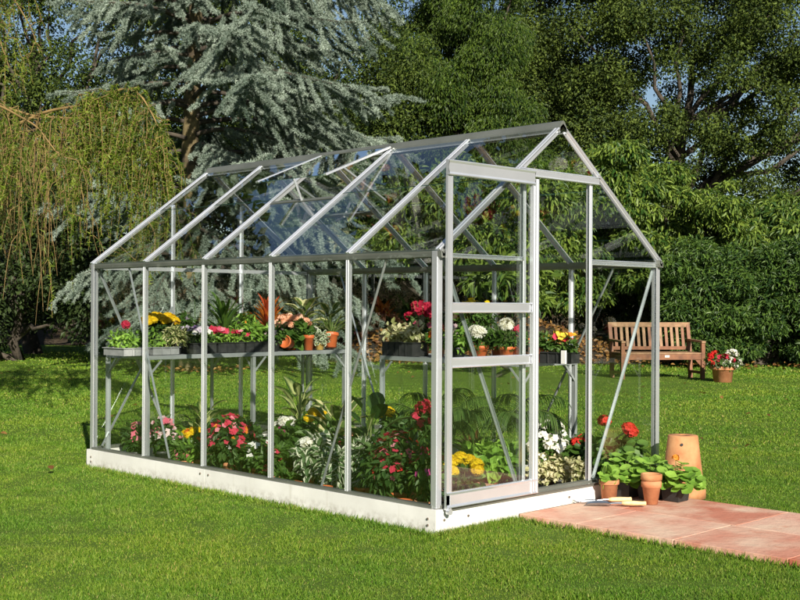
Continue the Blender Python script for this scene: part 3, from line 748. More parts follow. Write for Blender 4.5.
# --- conifer hedge at the right
hb = clumps(230, (672, 880), (245, 353), (20.6, 22.3), .22, .42, lambda u: 262 if u < 690 else 236)
hb[:, 5] *= .7
blobtree('conifer_hedge', 'deep green layered conifer hedge behind the flower pot by the bench', far(770, 21.8), hb, 115000, .09, .030, 'hedge', LEAF, .12, 2.6, var=.5, droop=.45, shell=.6, cat='hedge')

# --- blue cedar
cl = far(191, 18.8); cedar = tree('cedar_tree', 'silvery blue cedar with a pale trunk and furry drooping branches', cl)
b = Batch(); pts = [(0, 0, -.1), (.02, 0, .6), (.05, .02, 2), (0, .05, 3.6), (.06, 0, 5.4), (0, 0, 9)]
b.tube(pts, [.21, .17, .15, .135, .115, .04], 12); b.build('trunk', M['bark_pale'], cedar, True)
bw = Batch(); bn = Batch()
R3 = np.array([RT[0], RT[1], 0]); F3 = np.array([FW[0], FW[1], 0])
allP = []; allD = []; allS = []; allR = []
def furry(a, c_, dens=1.0, tl=.045, rad=.014):
    """a twig thick with needle tufts"""
    L = np.linalg.norm(c_[-1] - c_[0]); n = max(6, int(L / .020 * dens)); t = rng.random(n) * (len(c_) - 1); i = t.astype(int); f = (t - i)[:, None]
    P = c_[i] * (1 - f) + c_[np.minimum(i + 1, len(c_) - 1)] * f; T = nrm(c_[np.minimum(i + 1, len(c_) - 1)] - c_[i])
    allP.append(np.repeat(P, 9, 0)); allD.append(nrm(rdir(n * 9) + np.repeat(T, 9, 0) * .5)); allR.append(np.repeat(rng.random(n), 9) * .5 + .5 * rng.random())
for k in range(108):
    z0 = .9 + 6.9 * (k + random.random()) / 108
    az = k * 2.399 + random.random() * .8
    d0 = np.array([math.cos(az), math.sin(az), 0])
    side = d0 @ R3; fr = -(d0 @ F3)
    if fr > .85 and 3.2 < z0 < 4.2 and random.random() < .5: continue
    L = min(3.5, (3.3 - .16 * z0)) * (.62 + .5 * random.random()) * (1.35 if side > .35 and z0 > 2.3 else 1.0)
    if side < -.3: L *= .9 if z0 > 2.6 else .68
    drop = .14 + .26 * random.random() if z0 > 2.5 else .30 + .12 * random.random()
    n = 14; t = np.linspace(0, 1, n)
    ax = np.array([0, 0, z0]) + d0 * (L * t)[:, None]; ax[:, 2] += L * (.26 * t - drop * 1.9 * t ** 2 + (.14 * t ** 5))
    sd = np.cross(d0, [0, 0, 1]); ax += sd * (np.sin(t * 3 + k) * .12 * L * t)[:, None]
    ax[:, 2] = np.maximum(ax[:, 2], .25)
    bw.tube(ax, np.linspace(.045, .008, n), 5)
    furry(None, ax[5:], 3.0)
    m = int(L / .135)
    for q in range(m):
        f = .22 + .78 * (q + random.random()) / m; i = min(n - 2, int(f * (n - 1))); p0 = ax[i] + (ax[i + 1] - ax[i]) * (f * (n - 1) - i)
        sgn = 1 if q % 2 else -1; T = nrm(ax[i + 1] - ax[i])
        l = (.95 * (1 - f) + .32) * (.55 + .75 * random.random()) * min(1.25, L * .4)
        dirv = nrm(T * .9 + sd * sgn * (.45 + .5 * random.random()) + np.array([0, 0, .28 - .95 * random.random()]))
        tt = np.linspace(0, 1, 7)[:, None]; tw = p0 + dirv * l * tt; tw[:, 2] -= l * (.45 * tt[:, 0] ** 1.6 - .16 * tt[:, 0] ** 4)
        tw += rng.normal(size=(7, 3)) * .02 * tt
        tw[:, 2] = np.maximum(tw[:, 2], .15)
        if (q % 3) == 0: bw.tube(tw, np.linspace(.010, .004, 7), 3, cap=False)
        furry(None, tw, 3.1)
        if random.random() < .55:
            j0 = random.randint(2, 4); l2 = l * .45; d2 = nrm(nrm(tw[j0 + 1] - tw[j0]) + sd * random.choice((-1, 1)) * .8 + [0, 0, -.3]); t2 = np.linspace(0, 1, 4)[:, None]
            furry(None, tw[j0] + d2 * l2 * t2 - np.array([0, 0, .2]) * l2 * t2 ** 2, 2.6)
P = np.vstack(allP); D = np.vstack(allD); Rn = np.concatenate(allR); n = len(P)
ln = .050 * (.7 + .6 * rng.random(n))
bn.stamp(*TUFT[:2], P, frames(D, rdir(n)), np.stack([ln * 0 + .13, ln, ln], 1), 0, TUFT[2], Rn)
bw.build('limb', M['bark'], cedar, True); bn.build('crown', M['cedar'], cedar)

# --- weeping tree at the left
wl = far(-75, 11.2); weep = tree('weeping_larch', 'weeping larch hanging yellow green and bare tan twigs over the lawn at the left', wl)
b = Batch(); branch_to(b, (0, 0, -.1), (.1, .2, 3.4), .16, .09, .1, 8, sides=10); b.build('trunk', M['bark'], weep, True)
def W_(u, v, d): q = far(u, d, zat(v, d)); return q - wl
def spline(ctrl, n=24):
    c = np.array(ctrl); t = np.linspace(0, len(c) - 1, n); return np.stack([np.interp(t, range(len(c)), c[:, i]) for i in range(3)], 1)
def smoothpath(c, n=26):
    p = spline(c, n)
    for _ in range(3): p[1:-1] = (p[:-2] + 2 * p[1:-1] + p[2:]) / 4
    return p
bw = Batch(); bn = Batch()
limbs = [
    [W_(-75, 130, 11.2), W_(-30, 128, 11.1), W_(10, 130, 11), W_(45, 112, 10.9), W_(90, 106, 10.8), W_(122, 88, 10.7), W_(140, 95, 10.6), W_(158, 128, 10.5), W_(166, 160, 10.5)],
    [W_(-75, 105, 11.2), W_(-20, 100, 11.9), W_(30, 118, 12.2), W_(75, 120, 12.4), W_(112, 112, 12.5), W_(135, 135, 12.6)],
    [W_(-75, 120, 11.2), W_(-35, 98, 10.4), W_(0, 108, 10.1), W_(36, 128, 9.9), W_(60, 160, 9.8)],
    [W_(-75, 60, 11.2), W_(-50, 10, 11.3), W_(-15, -15, 11.4), W_(12, 0, 11.5), W_(30, 30, 11.5), W_(38, 55, 11.5)],
    [W_(-75, 60, 11.2), W_(-50, 20, 10.7), W_(-25, 8, 10.5), W_(-8, 25, 10.5), W_(8, 70, 10.5)],
    [W_(-75, 140, 11.2), W_(-40, 135, 12.0), W_(-5, 150, 12.8), W_(35, 150, 13.4), W_(75, 165, 13.8)],
]
nP = []; nD = []; nR = []
for li, c in enumerate(limbs):
    p = smoothpath(c, 40); bw.tube(p, np.linspace(.020 if li < 3 else .016, .004, 40), 6)
    m = [105, 40, 26, 14, 8, 32][li]
    for q in range(m):
        f = .22 + .78 * random.random(); f = min(1, max(.2, (round(f * 11) + random.gauss(0, .20)) / 11)) if random.random() < .8 else f; i = int(f * 38); a = p[i] + rng.normal(size=3) * [.07, .07, .05]
        u = 400 + F_PX * ((a + wl)[:2] - CAM[:2]) @ RT / (((a + wl)[:2] - CAM[:2]) @ FW)
        green = (u > 50 + 30 * random.random()) or li in (3, 4) or random.random() < .40
        ln = (.5 + .75 * random.random()) if green else (.75 + .85 * random.random())
        if li in (3, 4): ln *= .45
        ln = min(ln, a[2] - .75 - .5 * random.random())
        if ln < .15: continue
        s = 9; t = np.linspace(0, 1, s)[:, None]; h = rdir(1)[0] * [1, 1, 0]; h = h * (.18 + .22 * random.random())
        tw = a + h * np.sqrt(t) + np.array([0, 0, -1.0]) * ln * t ** 1.25 + np.array([0, 0, .10]) * np.sin(PI * np.minimum(1, t * 2)) * .6
        tw += rng.normal(size=(s, 3)) * .012 * t
        bw.tube(tw, np.linspace(.0055, .0028, s), 3, cap=False)
        for _ in range(3 if green else 4):   # side twiglets
            j = random.randint(1, s - 3); l2 = ln * .35 * random.random() + .1; h2 = rdir(1)[0] * [1, 1, 0] * .16
            t2 = np.linspace(0, 1, 5)[:, None]; t_w = tw[j] + h2 * np.sqrt(t2) - np.array([0, 0, 1.]) * l2 * t2 ** 1.3
            bw.tube(t_w, np.linspace(.004, .002, 5), 3, cap=False)
            if green or random.random() < .25:
                k = int(l2 / .007); ii = rng.random(k) * 4; i0 = ii.astype(int); ff = (ii - i0)[:, None]
                nP.append(t_w[i0] * (1 - ff) + t_w[np.minimum(i0 + 1, 4)] * ff); nD.append(nrm(rdir(k) + [0, 0, -.5])); nR.append(np.full(k, random.random()))
        if green or random.random() < .2:
            k = int(ln / .006 * (1.3 if green else .5)); ii = rng.random(k) * (s - 1); i0 = ii.astype(int); ff = (ii - i0)[:, None]
            nP.append(tw[i0] * (1 - ff) + tw[np.minimum(i0 + 1, s - 1)] * ff); nD.append(nrm(rdir(k) + [0, 0, -.6])); nR.append(np.full(k, random.random()))
P = np.vstack(nP); D = np.vstack(nD); Rn = np.concatenate(nR); n = len(P); ln = .04 * (.6 + .8 * rng.random(n))
bn.stamp(*TUFT[:2], P, frames(D, rdir(n)), np.stack([np.full(n, .11), ln, ln], 1), 0, TUFT[2], Rn)
bw.build('limb', M['twig'], weep, True); bn.build('crown', M['larch'], weep)

# --- the rest of the garden's trees, beside and behind the photographer, seen in the glass
b = Batch(); bl_ = []
for i in range(170): a = math.radians(-75 + 62 * random.random()); r = 19 + 5 * random.random(); bl_.append([r * math.sin(a), r * math.cos(a), .4 + 8 * random.random() ** 1.5, 1.6, 1.6, 1.2])
for i in range(170): a = math.radians(95 + 62 * random.random()); r = 17 + 5 * random.random(); bl_.append([r * math.sin(a), r * math.cos(a), .4 + 6 * random.random() ** 1.5, 1.6, 1.6, 1.2])
hi = []
for i in range(30): q = far(-520 + 900 * random.random(), 24 + 5 * random.random()); hi.append([q[0], q[1], 10.6 + 16 * random.random() ** .9, 1.8, 1.8, 1.4])
blob_leaves(b, hi, 16000, .42, .28, RHOMB, .3, .3)
blob_leaves(b, bl_, 90000, .34, .22, RHOMB, .3, .3)
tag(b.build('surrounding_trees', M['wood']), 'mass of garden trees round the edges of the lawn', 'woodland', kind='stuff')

# ================================================================== POTS AND PLANTS
def petal(name, a, b, centre=None, trans=.3):
    return leafmat(name, a, b, mid=centre, lo=.35 if centre else .5, trans=trans, rough=.6, spec=.2, nscale=20)
PM = {
 'yellow': petal('yellow petal', (.75, .48, .01), (.88, .66, .02)), 'red': petal('red petal', (.55, .02, .02), (.75, .06, .04)),
 'crimson': petal('crimson petal', (.45, .015, .05), (.68, .06, .12)), 'pink': petal('pink petal', (.70, .12, .20), (.85, .35, .42)),
 'pale': petal('pale pink petal', (.75, .52, .56), (.85, .70, .72), (.6, .1, .2)), 'white': petal('white petal', (.78, .77, .72), (.88, .87, .84)),
 'magenta': petal('magenta petal', (.55, .03, .22), (.72, .12, .36)), 'peach': petal('peach petal', (.78, .36, .20), (.88, .62, .48)),
 'orange': petal('orange petal', (.72, .16, .02), (.85, .35, .04)), 'purple': petal('purple pansy petal', (.10, .03, .16), (.75, .68, .78), (.06, .02, .08)),
 'pansy': petal('yellow pansy petal', (.78, .45, .02), (.85, .70, .10), (.08, .02, .02)),
}
LM = {
 'mid': leafmat('mid green leaf', (.035, .085, .012), (.10, .19, .03), nscale=6), 'dark': leafmat('dark green leaf', (.022, .06, .012), (.08, .15, .03), nscale=6),
 'bright': leafmat('bright green leaf', (.12, .25, .03), (.28, .46, .07), nscale=8), 'cream': leafmat('cream edged leaf', (.08, .14, .03), (.16, .22, .05), edge=(.62, .58, .30), nscale=6, lo=.5),
 'white': leafmat('white edged leaf', (.06, .12, .04), (.12, .20, .07), edge=(.62, .65, .50), nscale=6, lo=.62), 'dieff': leafmat('leaf with pale middle', (.03, .08, .015), (.06, .12, .02), mid=(.52, .55, .22), nscale=6, lo=.7),
 'croton': leafmat('croton leaf', (.38, .05, .015), (.70, .28, .03), nscale=8), 'spider': leafmat('striped strap leaf', (.07, .14, .02), (.14, .22, .04), mid=(.50, .52, .25), nscale=5, lo=.35),
 'palm': leafmat('palm leaflet', (.035, .08, .015), (.10, .17, .04), nscale=5), 'coleus': leafmat('mottled cream leaf', (.30, .32, .12), (.72, .66, .44), nscale=18),
 'bronze': leafmat('bronze leaf', (.07, .025, .015), (.22, .08, .03), nscale=6),
}
def pot_mesh(r, h, kind='clay'):
    b = Batch(); k = r * .72
    if kind in ('clay', 'plastic'):
        rim = .22 * h
        b.lathe([(0, .0), (k, 0), (k + (r * .9 - k) * .75, h - rim), (r * .98, h - rim + .001), (r, h - rim * .9), (r, h - .004), (r * .97, h), (r * .90, h), (r * .88, h - .012), (0, h - .014)], 26)
    else:
        b.lathe([(0, 0), (r * .8, 0), (r * .97, h * .9), (r, h * .92), (r, h), (r * .93, h), (r * .92, h - .01), (0, h - .012)], 24)
    return b
def tray_mesh(L, W, H, cells=True):
    b = Batch(); t = .004
    for sx in (-1, 1): b.box((sx * (L / 2 - t / 2), 0, H / 2), (t, W, H)); b.box((0, sx * (W / 2 - t / 2), H / 2), (L - 2 * t - .0004, t, H))
    b.box((0, 0, t / 2 + .0006), (L - 2 * t - .001, W - 2 * t - .001, t))
    for sy in (-1, 1): b.box((0, sy * (W / 2 + .004), H - .003), (L + .016, .0082, .005))
    for sx in (-1, 1): b.box((sx * (L / 2 + .004), 0, H - .003), (.0082, W, .005))
    if cells:
        k = max(2, int(L / .055))
        for i in range(1, k): b.box((-L / 2 + L * i / k, -W / 2 - .003, H * .45), (.006, .006, H * .86)); b.box((-L / 2 + L * i / k, W / 2 + .003, H * .45), (.006, .006, H * .86))
    return b
def soil_disc(r, z, parent):
    b = Batch(); b.lathe([(r, z - .004), (r * .6, z + .003), (0, z + .004)], 18); b.build('soil', M['soil'], parent)
def dome_leaves(n, rad, z0, z1, L, W, tmpl, droop=.3, shell=.35, **kw):
    b = Batch(); zc_ = z0 * .45 + z1 * .55 if z1 - z0 > .001 else z0
    blob_leaves(b, [[0, 0, (z0 + z1) / 2, rad, rad, (z1 - z0) / 2]], n, L, W, tmpl, droop, shell, clipz=.012, **kw); return b
def stems(n, rad, z0, z1, r=.003, base=.02):
    b = Batch()
    for i in range(n):
        a = random.random() * 2 * PI; q = rad * math.sqrt(random.random()); bx, by = base * math.cos(a), base * math.sin(a)
        zt = z0 + (z1 - z0) * (.7 + .3 * random.random()); t = np.linspace(0, 1, 5)[:, None]
        P = np.array([bx, by, z0]) + (np.array([q * math.cos(a), q * math.sin(a), zt]) - [bx, by, z0]) * t; P[:, :2] *= .75 + .25 * t
        b.tube(P, np.linspace(r, r * .6, 5), 4, cap=False)
    return b
def blooms(n, rad, z0, z1, size, tmpl=FL5, ball=0, top=.2, k=9):
    """flowers over the upper dome; ball>0 gathers k florets round each head"""
    b = Batch(); a = rng.random(n) * 2 * PI; c = top + (1 - top) * rng.random(n); s = np.sqrt(1 - c ** 2)
    q = np.column_stack([s * np.cos(a), s * np.sin(a), c]); P = np.column_stack([q[:, 0] * rad, q[:, 1] * rad, z0 + (z1 - z0) * q[:, 2]]) * 1.0
    if ball:
        P2 = np.repeat(P, k, 0); o = rdir(n * k); P = P2 + o * ball * [1, 1, .75]; Nn = nrm(o + np.array([0, 0, .35])); rn = np.repeat(rng.random(n), k) * .7 + rng.random(n * k) * .3
    else: Nn = nrm(q + rdir(n) * .35 + np.array([-.25, -.35, .1])); rn = rng.random(n)
    m = len(P); D = nrm(np.cross(Nn, rdir(m))); X_ = np.cross(D, Nn)
    s_ = size * 1.18 * (.75 + .5 * rng.random(m))
    b.stamp(tmpl[0], tmpl[1], P, np.stack([X_, D, Nn], 1), np.stack([s_, s_, s_], 1), 0, tmpl[2], rn); return b
def strap_batch(n, L, W, z0, up_=1.2, droop=.35, base=.015, fold=.25, zc=None, spread=1.0):
    b = Batch()
    for i in range(n):
        a = i * 2.399 + random.random() * .5; f = (i + .5) / n; zz = z0 + (zc or 0) * f
        e_ = up_ * (.55 + .9 * f); strap(b, [base * math.cos(a), base * math.sin(a), zz], [math.cos(a) * spread, math.sin(a) * spread, e_], L * (.75 + .4 * random.random()), W * (.8 + .4 * random.random()), droop * (.6 + .8 * random.random()), 6, fold=fold)
    return b
def plant(name, label, cat, loc, group, pot=('clay', .07, .12, 'terracotta'), fol=None, flw=(), extra=None, stemspec=None, folname='foliage'):
    t = thing(name, label, cat, loc, group, rz=random.random() * 6)
    h = 0
    if pot:
        kind, r, h, m = pot; pot_mesh(r, h, kind).build('pot', M[m], t, True); soil_disc(r * .86, h - .010, t)
    if stemspec: stems(*stemspec).build('stem', M['stem'], t, True)
    if fol:
        for q in (fol if isinstance(fol, list) else [fol]): q[0].build(folname, LM[q[1]], t)
    for b, m in flw: b.build('flowers', PM[m], t)
    if extra: extra(t)
    return t
def spec_x(u, vtop, hw, X0):
    y = on_x(u, X0); d = (np.array([X0, y]) - CAM[:2]) @ FW; return y, d, hw / F_PX * d, zat(vtop, d)
FZ = .021
GF = 'flowering pot plants on the greenhouse floor'; GL = 'leafy pot plants on the greenhouse floor'
def floorplant(u, vtop, hw, X0, name, label, group, leaf='mid', nl=450, L=.05, W=.028, tmpl=LEAF, flowers=(), pot=('clay', .065, .10, 'terracotta'), droop=.3, z=None, bottom=.085, **kw):
    y, d, r, H = spec_x(u, vtop, hw, X0); H -= FZ
    fl = [(blooms(n, r * .95, H * .45 if lo is None else H * lo, H, s, tm, ball, top, kk), m) for (n, s, m, tm, ball, top, lo, kk) in flowers]
    return plant(name, label, 'pot plant', (X0, y, FZ if X0 < .6 or X0 > 1.17 else .05), group, pot, (dome_leaves(nl, r, bottom, H * .97, L, W, tmpl, droop), leaf), fl, stemspec=(10, r * .7, pot[2] if pot else 0, H * .8), **kw)

# --- along the left glass, far corner to near corner
floorplant(137, 424, 12, .20, 'pot_plant', 'small low plant with coral pink flowers in the far left corner of the greenhouse floor', GF, 'dark', 240, flowers=[(16, .022, 'pink', FL5, 0, .3, None, 0)], pot=('plastic', .06, .09, 'black_plastic'))
floorplant(163, 419, 15, .34, 'pot_plant', 'plant with pale and deep pink flowers beside the first glazing bar from the left', GF, 'dark', 300, flowers=[(18, .026, 'pale', FL5, 0, .3, None, 0), (12, .026, 'pink', FL5, 0, .2, None, 0)], pot=('plastic', .06, .09, 'black_plastic'))
floorplant(196, 430, 17, .22, 'celosia_plant', 'floor plant with a spreading row of yellow and orange flower plumes', GF, 'bright', 300, .06, .02, flowers=[(15, .012, 'yellow', FL12, .016, .55, .7, 22), (6, .012, 'orange', FL12, .016, .35, .7, 22)])
floorplant(232, 416, 29, .30, 'busy_lizzie', 'wide dark leaved busy lizzie with crimson and pink flowers right of the yellow celosia', GF, 'dark', 900, flowers=[(105, .018, 'crimson', FL5, 0, .15, None, 0), (40, .017, 'pink', FL5, 0, .05, None, 0), (12, .016, 'orange', FL5, 0, .3, None, 0)])
floorplant(262, 440, 17, .24, 'pot_plant', 'leafy floor plant with small white and dull red flowers left of the orange trough', GF, 'mid', 380, flowers=[(10, .02, 'white', FL5, 0, .2, None, 0), (9, .018, 'crimson', FL5, 0, .2, None, 0)], pot=('plastic', .07, .11, 'terra_red'))
floorplant(287, 419, 16, .42, 'begonia_plant', 'begonia with a round cluster of pure white flowers left of the yellow chrysanthemum', GF, 'mid', 380, .06, .045, flowers=[(7, .014, 'white', FL5, .020, .75, .6, 16), (8, .018, 'magenta', FL5, 0, .35, None, 0)])
floorplant(318, 411, 20, .52, 'chrysanthemum_plant', 'chrysanthemum with four big golden yellow heads below the long staging', GF, 'mid', 420, .06, .03, flowers=[(7, .012, 'yellow', FL12, .028, .72, .7, 60)])
floorplant(316, 437, 17, .27, 'geranium_plant', 'white flowered plant with cream edged leaves, in the middle of the left glass wall', GF, 'white', 420, .07, .045, BIG, flowers=[(7, .015, 'white', FL5, .02, .6, .7, 14)])
floorplant(338, 448, 15, .22, 'variegated_plant', 'bushy plant with white margined leaves close to the glass beside the fifth glazing bar', GL, 'white', 520, .065, .034, BIG, pot=('plastic', .06, .07, 'terra_red'))
floorplant(366, 437, 14, .32, 'variegated_plant', 'low plant with white margined leaves right behind the glazing bar nearest the corner', GL, 'white', 300, .065, .034, BIG, pot=('plastic', .06, .08, 'terra_red'))
floorplant(398, 432, 32, .27, 'busy_lizzie', 'largest dark bush on the floor with many crimson and pink flowers near the front corner', GF, 'dark', 1400, flowers=[(100, .017, 'crimson', FL5, 0, .15, None, 0), (55, .016, 'pink', FL5, 0, .0, None, 0), (30, .016, 'red', FL5, 0, .1, None, 0), (20, .015, 'peach', FL5, 0, .0, None, 0)], pot=('plastic', .09, .10, 'terra_red'))
# fillers between the larger plants
for u, vt, hw, X0, lab, fl in ((183, 438, 9, .13, 'little plant of rose pink flowers just left of the celosia, against the glass', (('pink', 14), ('white', 5))),
        (251, 428, 14, .46, 'plant of red and orange flowers behind the crimson busy lizzie', (('red', 22), ('orange', 10))),
        (272, 446, 11, .13, 'low plant of deep crimson flowers just right of the fourth glazing bar', (('crimson', 16), ('pale', 7))),
        (352, 430, 14, .48, 'plant of salmon and red flowers behind the fifth glazing bar', (('peach', 16), ('crimson', 12))),
        (428, 440, 13, .16, 'plant of magenta flowers tight against the front corner post', (('magenta', 14), ('crimson', 12))),
        (345, 448, 9, .40, 'low plant of magenta flowers between the two white edged plants', (('magenta', 14),)),
        (418, 425, 14, .56, 'plant of scarlet flowers behind the largest busy lizzie', (('red', 22), ('magenta', 8))),
        (300, 428, 13, .60, 'plant of magenta flowers behind the yellow chrysanthemum', (('magenta', 16), ('pink', 8)))):
    floorplant(u, vt, hw, X0, 'pot_plant', lab, GF, 'mid', 300, flowers=[(n_, .017, c_, FL5, 0, .1, None, 0) for c_, n_ in fl])
for u, X0, lab, rz_ in ((256, .075, 'empty orange pot standing against the glass left of the fourth glazing bar', 0), (325, .075, 'empty orange pot against the glass between two glazing bars near the middle', 0), (404, .075, 'empty terracotta pot against the glass under the largest busy lizzie', 0)):
    t = thing('plant_pot', lab, 'plant pot', (X0, on_x(u, X0), FZ), 'pots standing against the side glass'); pot_mesh(.048, .10).build('pot', M['terra_red'], t, True); soil_disc(.041, .088, t)
y = on_x(283, .10)
t = thing('plant_trough', 'small orange plastic trough against the glass under the white begonia', 'trough', (.115, y, FZ))
tray_mesh(.09, .17, .085, False).build('trough_body', M['terra_red'], t)
blob_leaves(bq := Batch(), [[0, 0, .10, .04, .07, .03]], 60, .04, .025, LEAF, .2, .2); bq.build('foliage', LM['mid'], t)
# --- second row
def big_leaves(n, L, W, z0, z1, spread=.8, arm=.10, tmpl=BIG):
    b = Batch()
    for i in range(n):
        a = i * 2.399 + random.random() * .6; f = (i + .5) / n; z = z0 + (z1 - z0) * f
        o = np.array([math.cos(a), math.sin(a), 0]); l = L * (.75 + .4 * random.random()); arml = arm * (1.15 - .6 * f)
        p0 = np.array([0, 0, z * .8]); p1 = o * arml + [0, 0, z]
        D = nrm(o * spread + [0, 0, .75 * f - .15 + random.random() * .3]); Nn = np.array([0, 0, 1.]) + rdir(1)[0] * .25 - o * .3
        b.tube([p0, (p0 + p1) / 2 + [0, 0, .01], p1], .0025, 4, 0, False)
        b.stamp(tmpl[0], tmpl[1], p1[None], frames(D[None], Nn[None]), np.array([[l * W / L, l, l]]), 0, tmpl[2])
    return b
def leafthing(u, vtop, X0, name, label, mat, n, L, W, pot=('clay', .07, .11, 'terracotta'), arm=.09, z0=.10, group=GL, spread=.8):
    y, d, r, H = spec_x(u, vtop, 10, X0)
    b = Batch(); b.tube([(0, 0, .05), (.005, 0, H * .5), (0, .005, H * .85)], [.008, .007, .004], 6)
    t = plant(name, label, 'pot plant', (X0, y, FZ), group, pot, (big_leaves(n, L, W, z0, H - FZ - L * .35, spread, arm), mat)); b.build('stem', M['stem'], t, True); return t
leafthing(203, 402, .50, 'dieffenbachia_plant', 'plant with big pale centred green leaves behind the yellow celosia', 'dieff', 16, .16, .075)
leafthing(300, 383, .58, 'dieffenbachia_plant', 'tallest floor plant with long cream patterned leaves under the long staging', 'dieff', 30, .17, .062, arm=.06)
leafthing(338, 398, .50, 'hosta_plant', 'plant with large yellow green leaves leaning right, beside the cream patterned dieffenbachia', 'cream', 20, .18, .08)
leafthing(372, 396, .46, 'rubber_plant', 'plant with large dark glossy leaves left of the near staging leg', 'dark', 14, .16, .09, arm=.10)
leafthing(366, 418, .46, 'corn_plant', 'young plant of arching striped leaves in front of the rubber plant', 'spider', 12, .18, .03, z0=.05)
floorplant(393, 413, 14, .85, 'chrysanthemum_plant', 'dark bush topped by small yellow flowers, under the left end of the short staging', GF, 'dark', 500, flowers=[(9, .012, 'yellow', FL12, .016, .6, .7, 26)])
floorplant(425, 408, 12, .62, 'pot_plant', 'tall plant with a loose crimson flower cluster left of the front corner post', GF, 'dark', 260, flowers=[(14, .018, 'crimson', FL5, .015, .4, .65, 5)])
y = on_x(412, .50)
plant('dracaena_plant', 'spiky dracaena with thin dark leaves left of the front corner post', 'pot plant', (.50, y, FZ), GL, ('clay', .06, .1, 'terracotta'), (strap_batch(34, .26, .014, .12, 1.0, .28, zc=.16), 'dark'))
# the yellow chrysanthemum by the door
y = on_x(463, .42)
plant('chrysanthemum_plant', 'chrysanthemum with bright yellow heads behind the door glass near the front corner', 'pot plant', (.42, y, FZ), GF, ('clay', .07, .09, 'terracotta'),
      (dome_leaves(260, .10, .08, .24, .05, .028, LEAF), 'dark'), [(blooms(10, .10, .17, .30, .016, FL12, .028, .45, 55), 'yellow')], stemspec=(14, .08, .08, .26))
plant('dry_plant', 'thin yellowing straggly plant at the foot of the door glass', 'pot plant', (.50, on_x(475, .55), FZ), GL, ('clay', .05, .06, 'terracotta'), (strap_batch(34, .11, .006, .05, 1.1, .3), 'cream'))
# --- right hand side of the floor
floorplant(492, 447, 30, 1.30, 'primrose_plant', 'low spread of bright green leaves beyond the aisle slabs, seen through the door', GL, 'bright', 420, .09, .06, BIG, pot=('clay', .06, .07, 'terracotta'))
plant('bromeliad_plant', 'bromeliad with upright brown and orange leaves, seen through the door glass', 'pot plant', (1.40, on_x(474, 1.40), FZ), GL, ('clay', .06, .1, 'terracotta'), [(strap_batch(14, .22, .025, .12, 1.6, .2), 'bronze'), (strap_batch(10, .16, .02, .1, .8, .3), 'mid')])
def palm(t, n=13, H=.55, L=.42, vert=1.2):
    b = Batch(); s = Batch()
    for i in range(n):
        a = i * 2.399; e_ = vert * 2.0 + 1.6 * random.random(); d = nrm(np.array([math.cos(a), math.sin(a), e_])); p = np.array([.01 * math.cos(a), .01 * math.sin(a), .10]); pts = [p.copy()]
        for k in range(10): d = nrm(d + np.array([0, 0, -.10 - .022 * k])); p = p + d * (L + H) * .105 * (.8 + .4 * (i % 3) / 2); pts.append(p.copy())
        pts = np.array(pts); s.tube(pts, np.linspace(.004, .0015, 11), 4, cap=False)
        for k in range(4, 11):
            for q in (0, .25, .5, .75):
                if k == 10 and q: continue
                pp = pts[k] * (1 - q) + pts[min(10, k + 1)] * q; T = nrm(pts[min(10, k + 1)] - pts[k - 1]); sd = nrm(np.cross(T, [0, 0, 1]))
                for sg in (-1, 1): strap(b, pp, T * .9 + sd * sg * .8, .15 * (1.2 - .07 * abs(k - 6)), .009, .75, 4)
    s.build('stem', M['stem'], t, True); b.build('foliage', LM['palm'], t)
for (u, X0, lab, H) in ((487, 1.38, 'feathery palm with arching fronds right behind the door glass', .34), (440, 1.40, 'feathery palm mostly behind the front corner post', .28)):
    t = thing('palm_plant', lab, 'pot plant', (X0 if X0 > 1.17 else 1.2, on_x(u, X0 if X0 > 1.17 else 1.2), FZ), GL); pot_mesh(.075, .13).build('pot', M['terracotta'], t, True); soil_disc(.064, .12, t); palm(t, 12, H, .20)
floorplant(549, 418, 18, 1.42, 'azalea_plant', 'azalea with clusters of white flowers seen through the open doorway', GF, 'mid', 620, .04, .022, flowers=[(24, .018, 'white', FL5, .032, .12, .30, 16)])
floorplant(583, 437, 14, 1.62, 'geranium_plant', 'low geranium with two scarlet flower heads right of the white azalea', GF, 'mid', 320, .06, .055, ROUND, flowers=[(4, .014, 'red', FL5, .026, .7, .7, 26), (1, .014, 'orange', FL5, .02, .6, .6, 15)])
def gerheads(lst):
    def f(t):
        t.rotation_euler = (0, 0, 0); s = Batch()
        for x, y_, z in lst:
            b = blooms(1, .0, z, z, .015, FL5, .034, .9, 42); b.add(np.zeros((3, 3)) + [x, y_, z], [[0, 1, 2]])
            for k in range(len(b.V) - 1): b.V[k] = b.V[k] + np.array([x, y_, 0])
            b.build('flower_head', PM['red'], t); s.tube([(x * .2, y_ * .2, .1), (x * .7, y_ * .7, z * .6), (x, y_, z)], .003, 5)
        s.build('flower_stalk', M['stem'], t, True)
    return f
y = on_x(618, 1.62); dd = (np.array([1.62, y]) - CAM[:2]) @ FW
def lat(px): q = RT * px / F_PX * dd; return q
h1 = lat(-13); h2 = lat(14)
plant('geranium_plant', 'tall geranium with two round scarlet heads behind the right gable pane', 'pot plant', (1.62, y, FZ), GF, ('clay', .08, .12, 'terracotta'),
      (dome_leaves(420, .17, .10, zat(436, dd) - FZ, .055, .05, ROUND), 'mid'), extra=gerheads([(h1[0], h1[1], zat(419, dd) - FZ), (h2[0], h2[1], zat(430, dd) - FZ), (h2[0] * .8, h2[1] * .8, zat(426, dd) - FZ)]), stemspec=(10, .1, .1, .3))
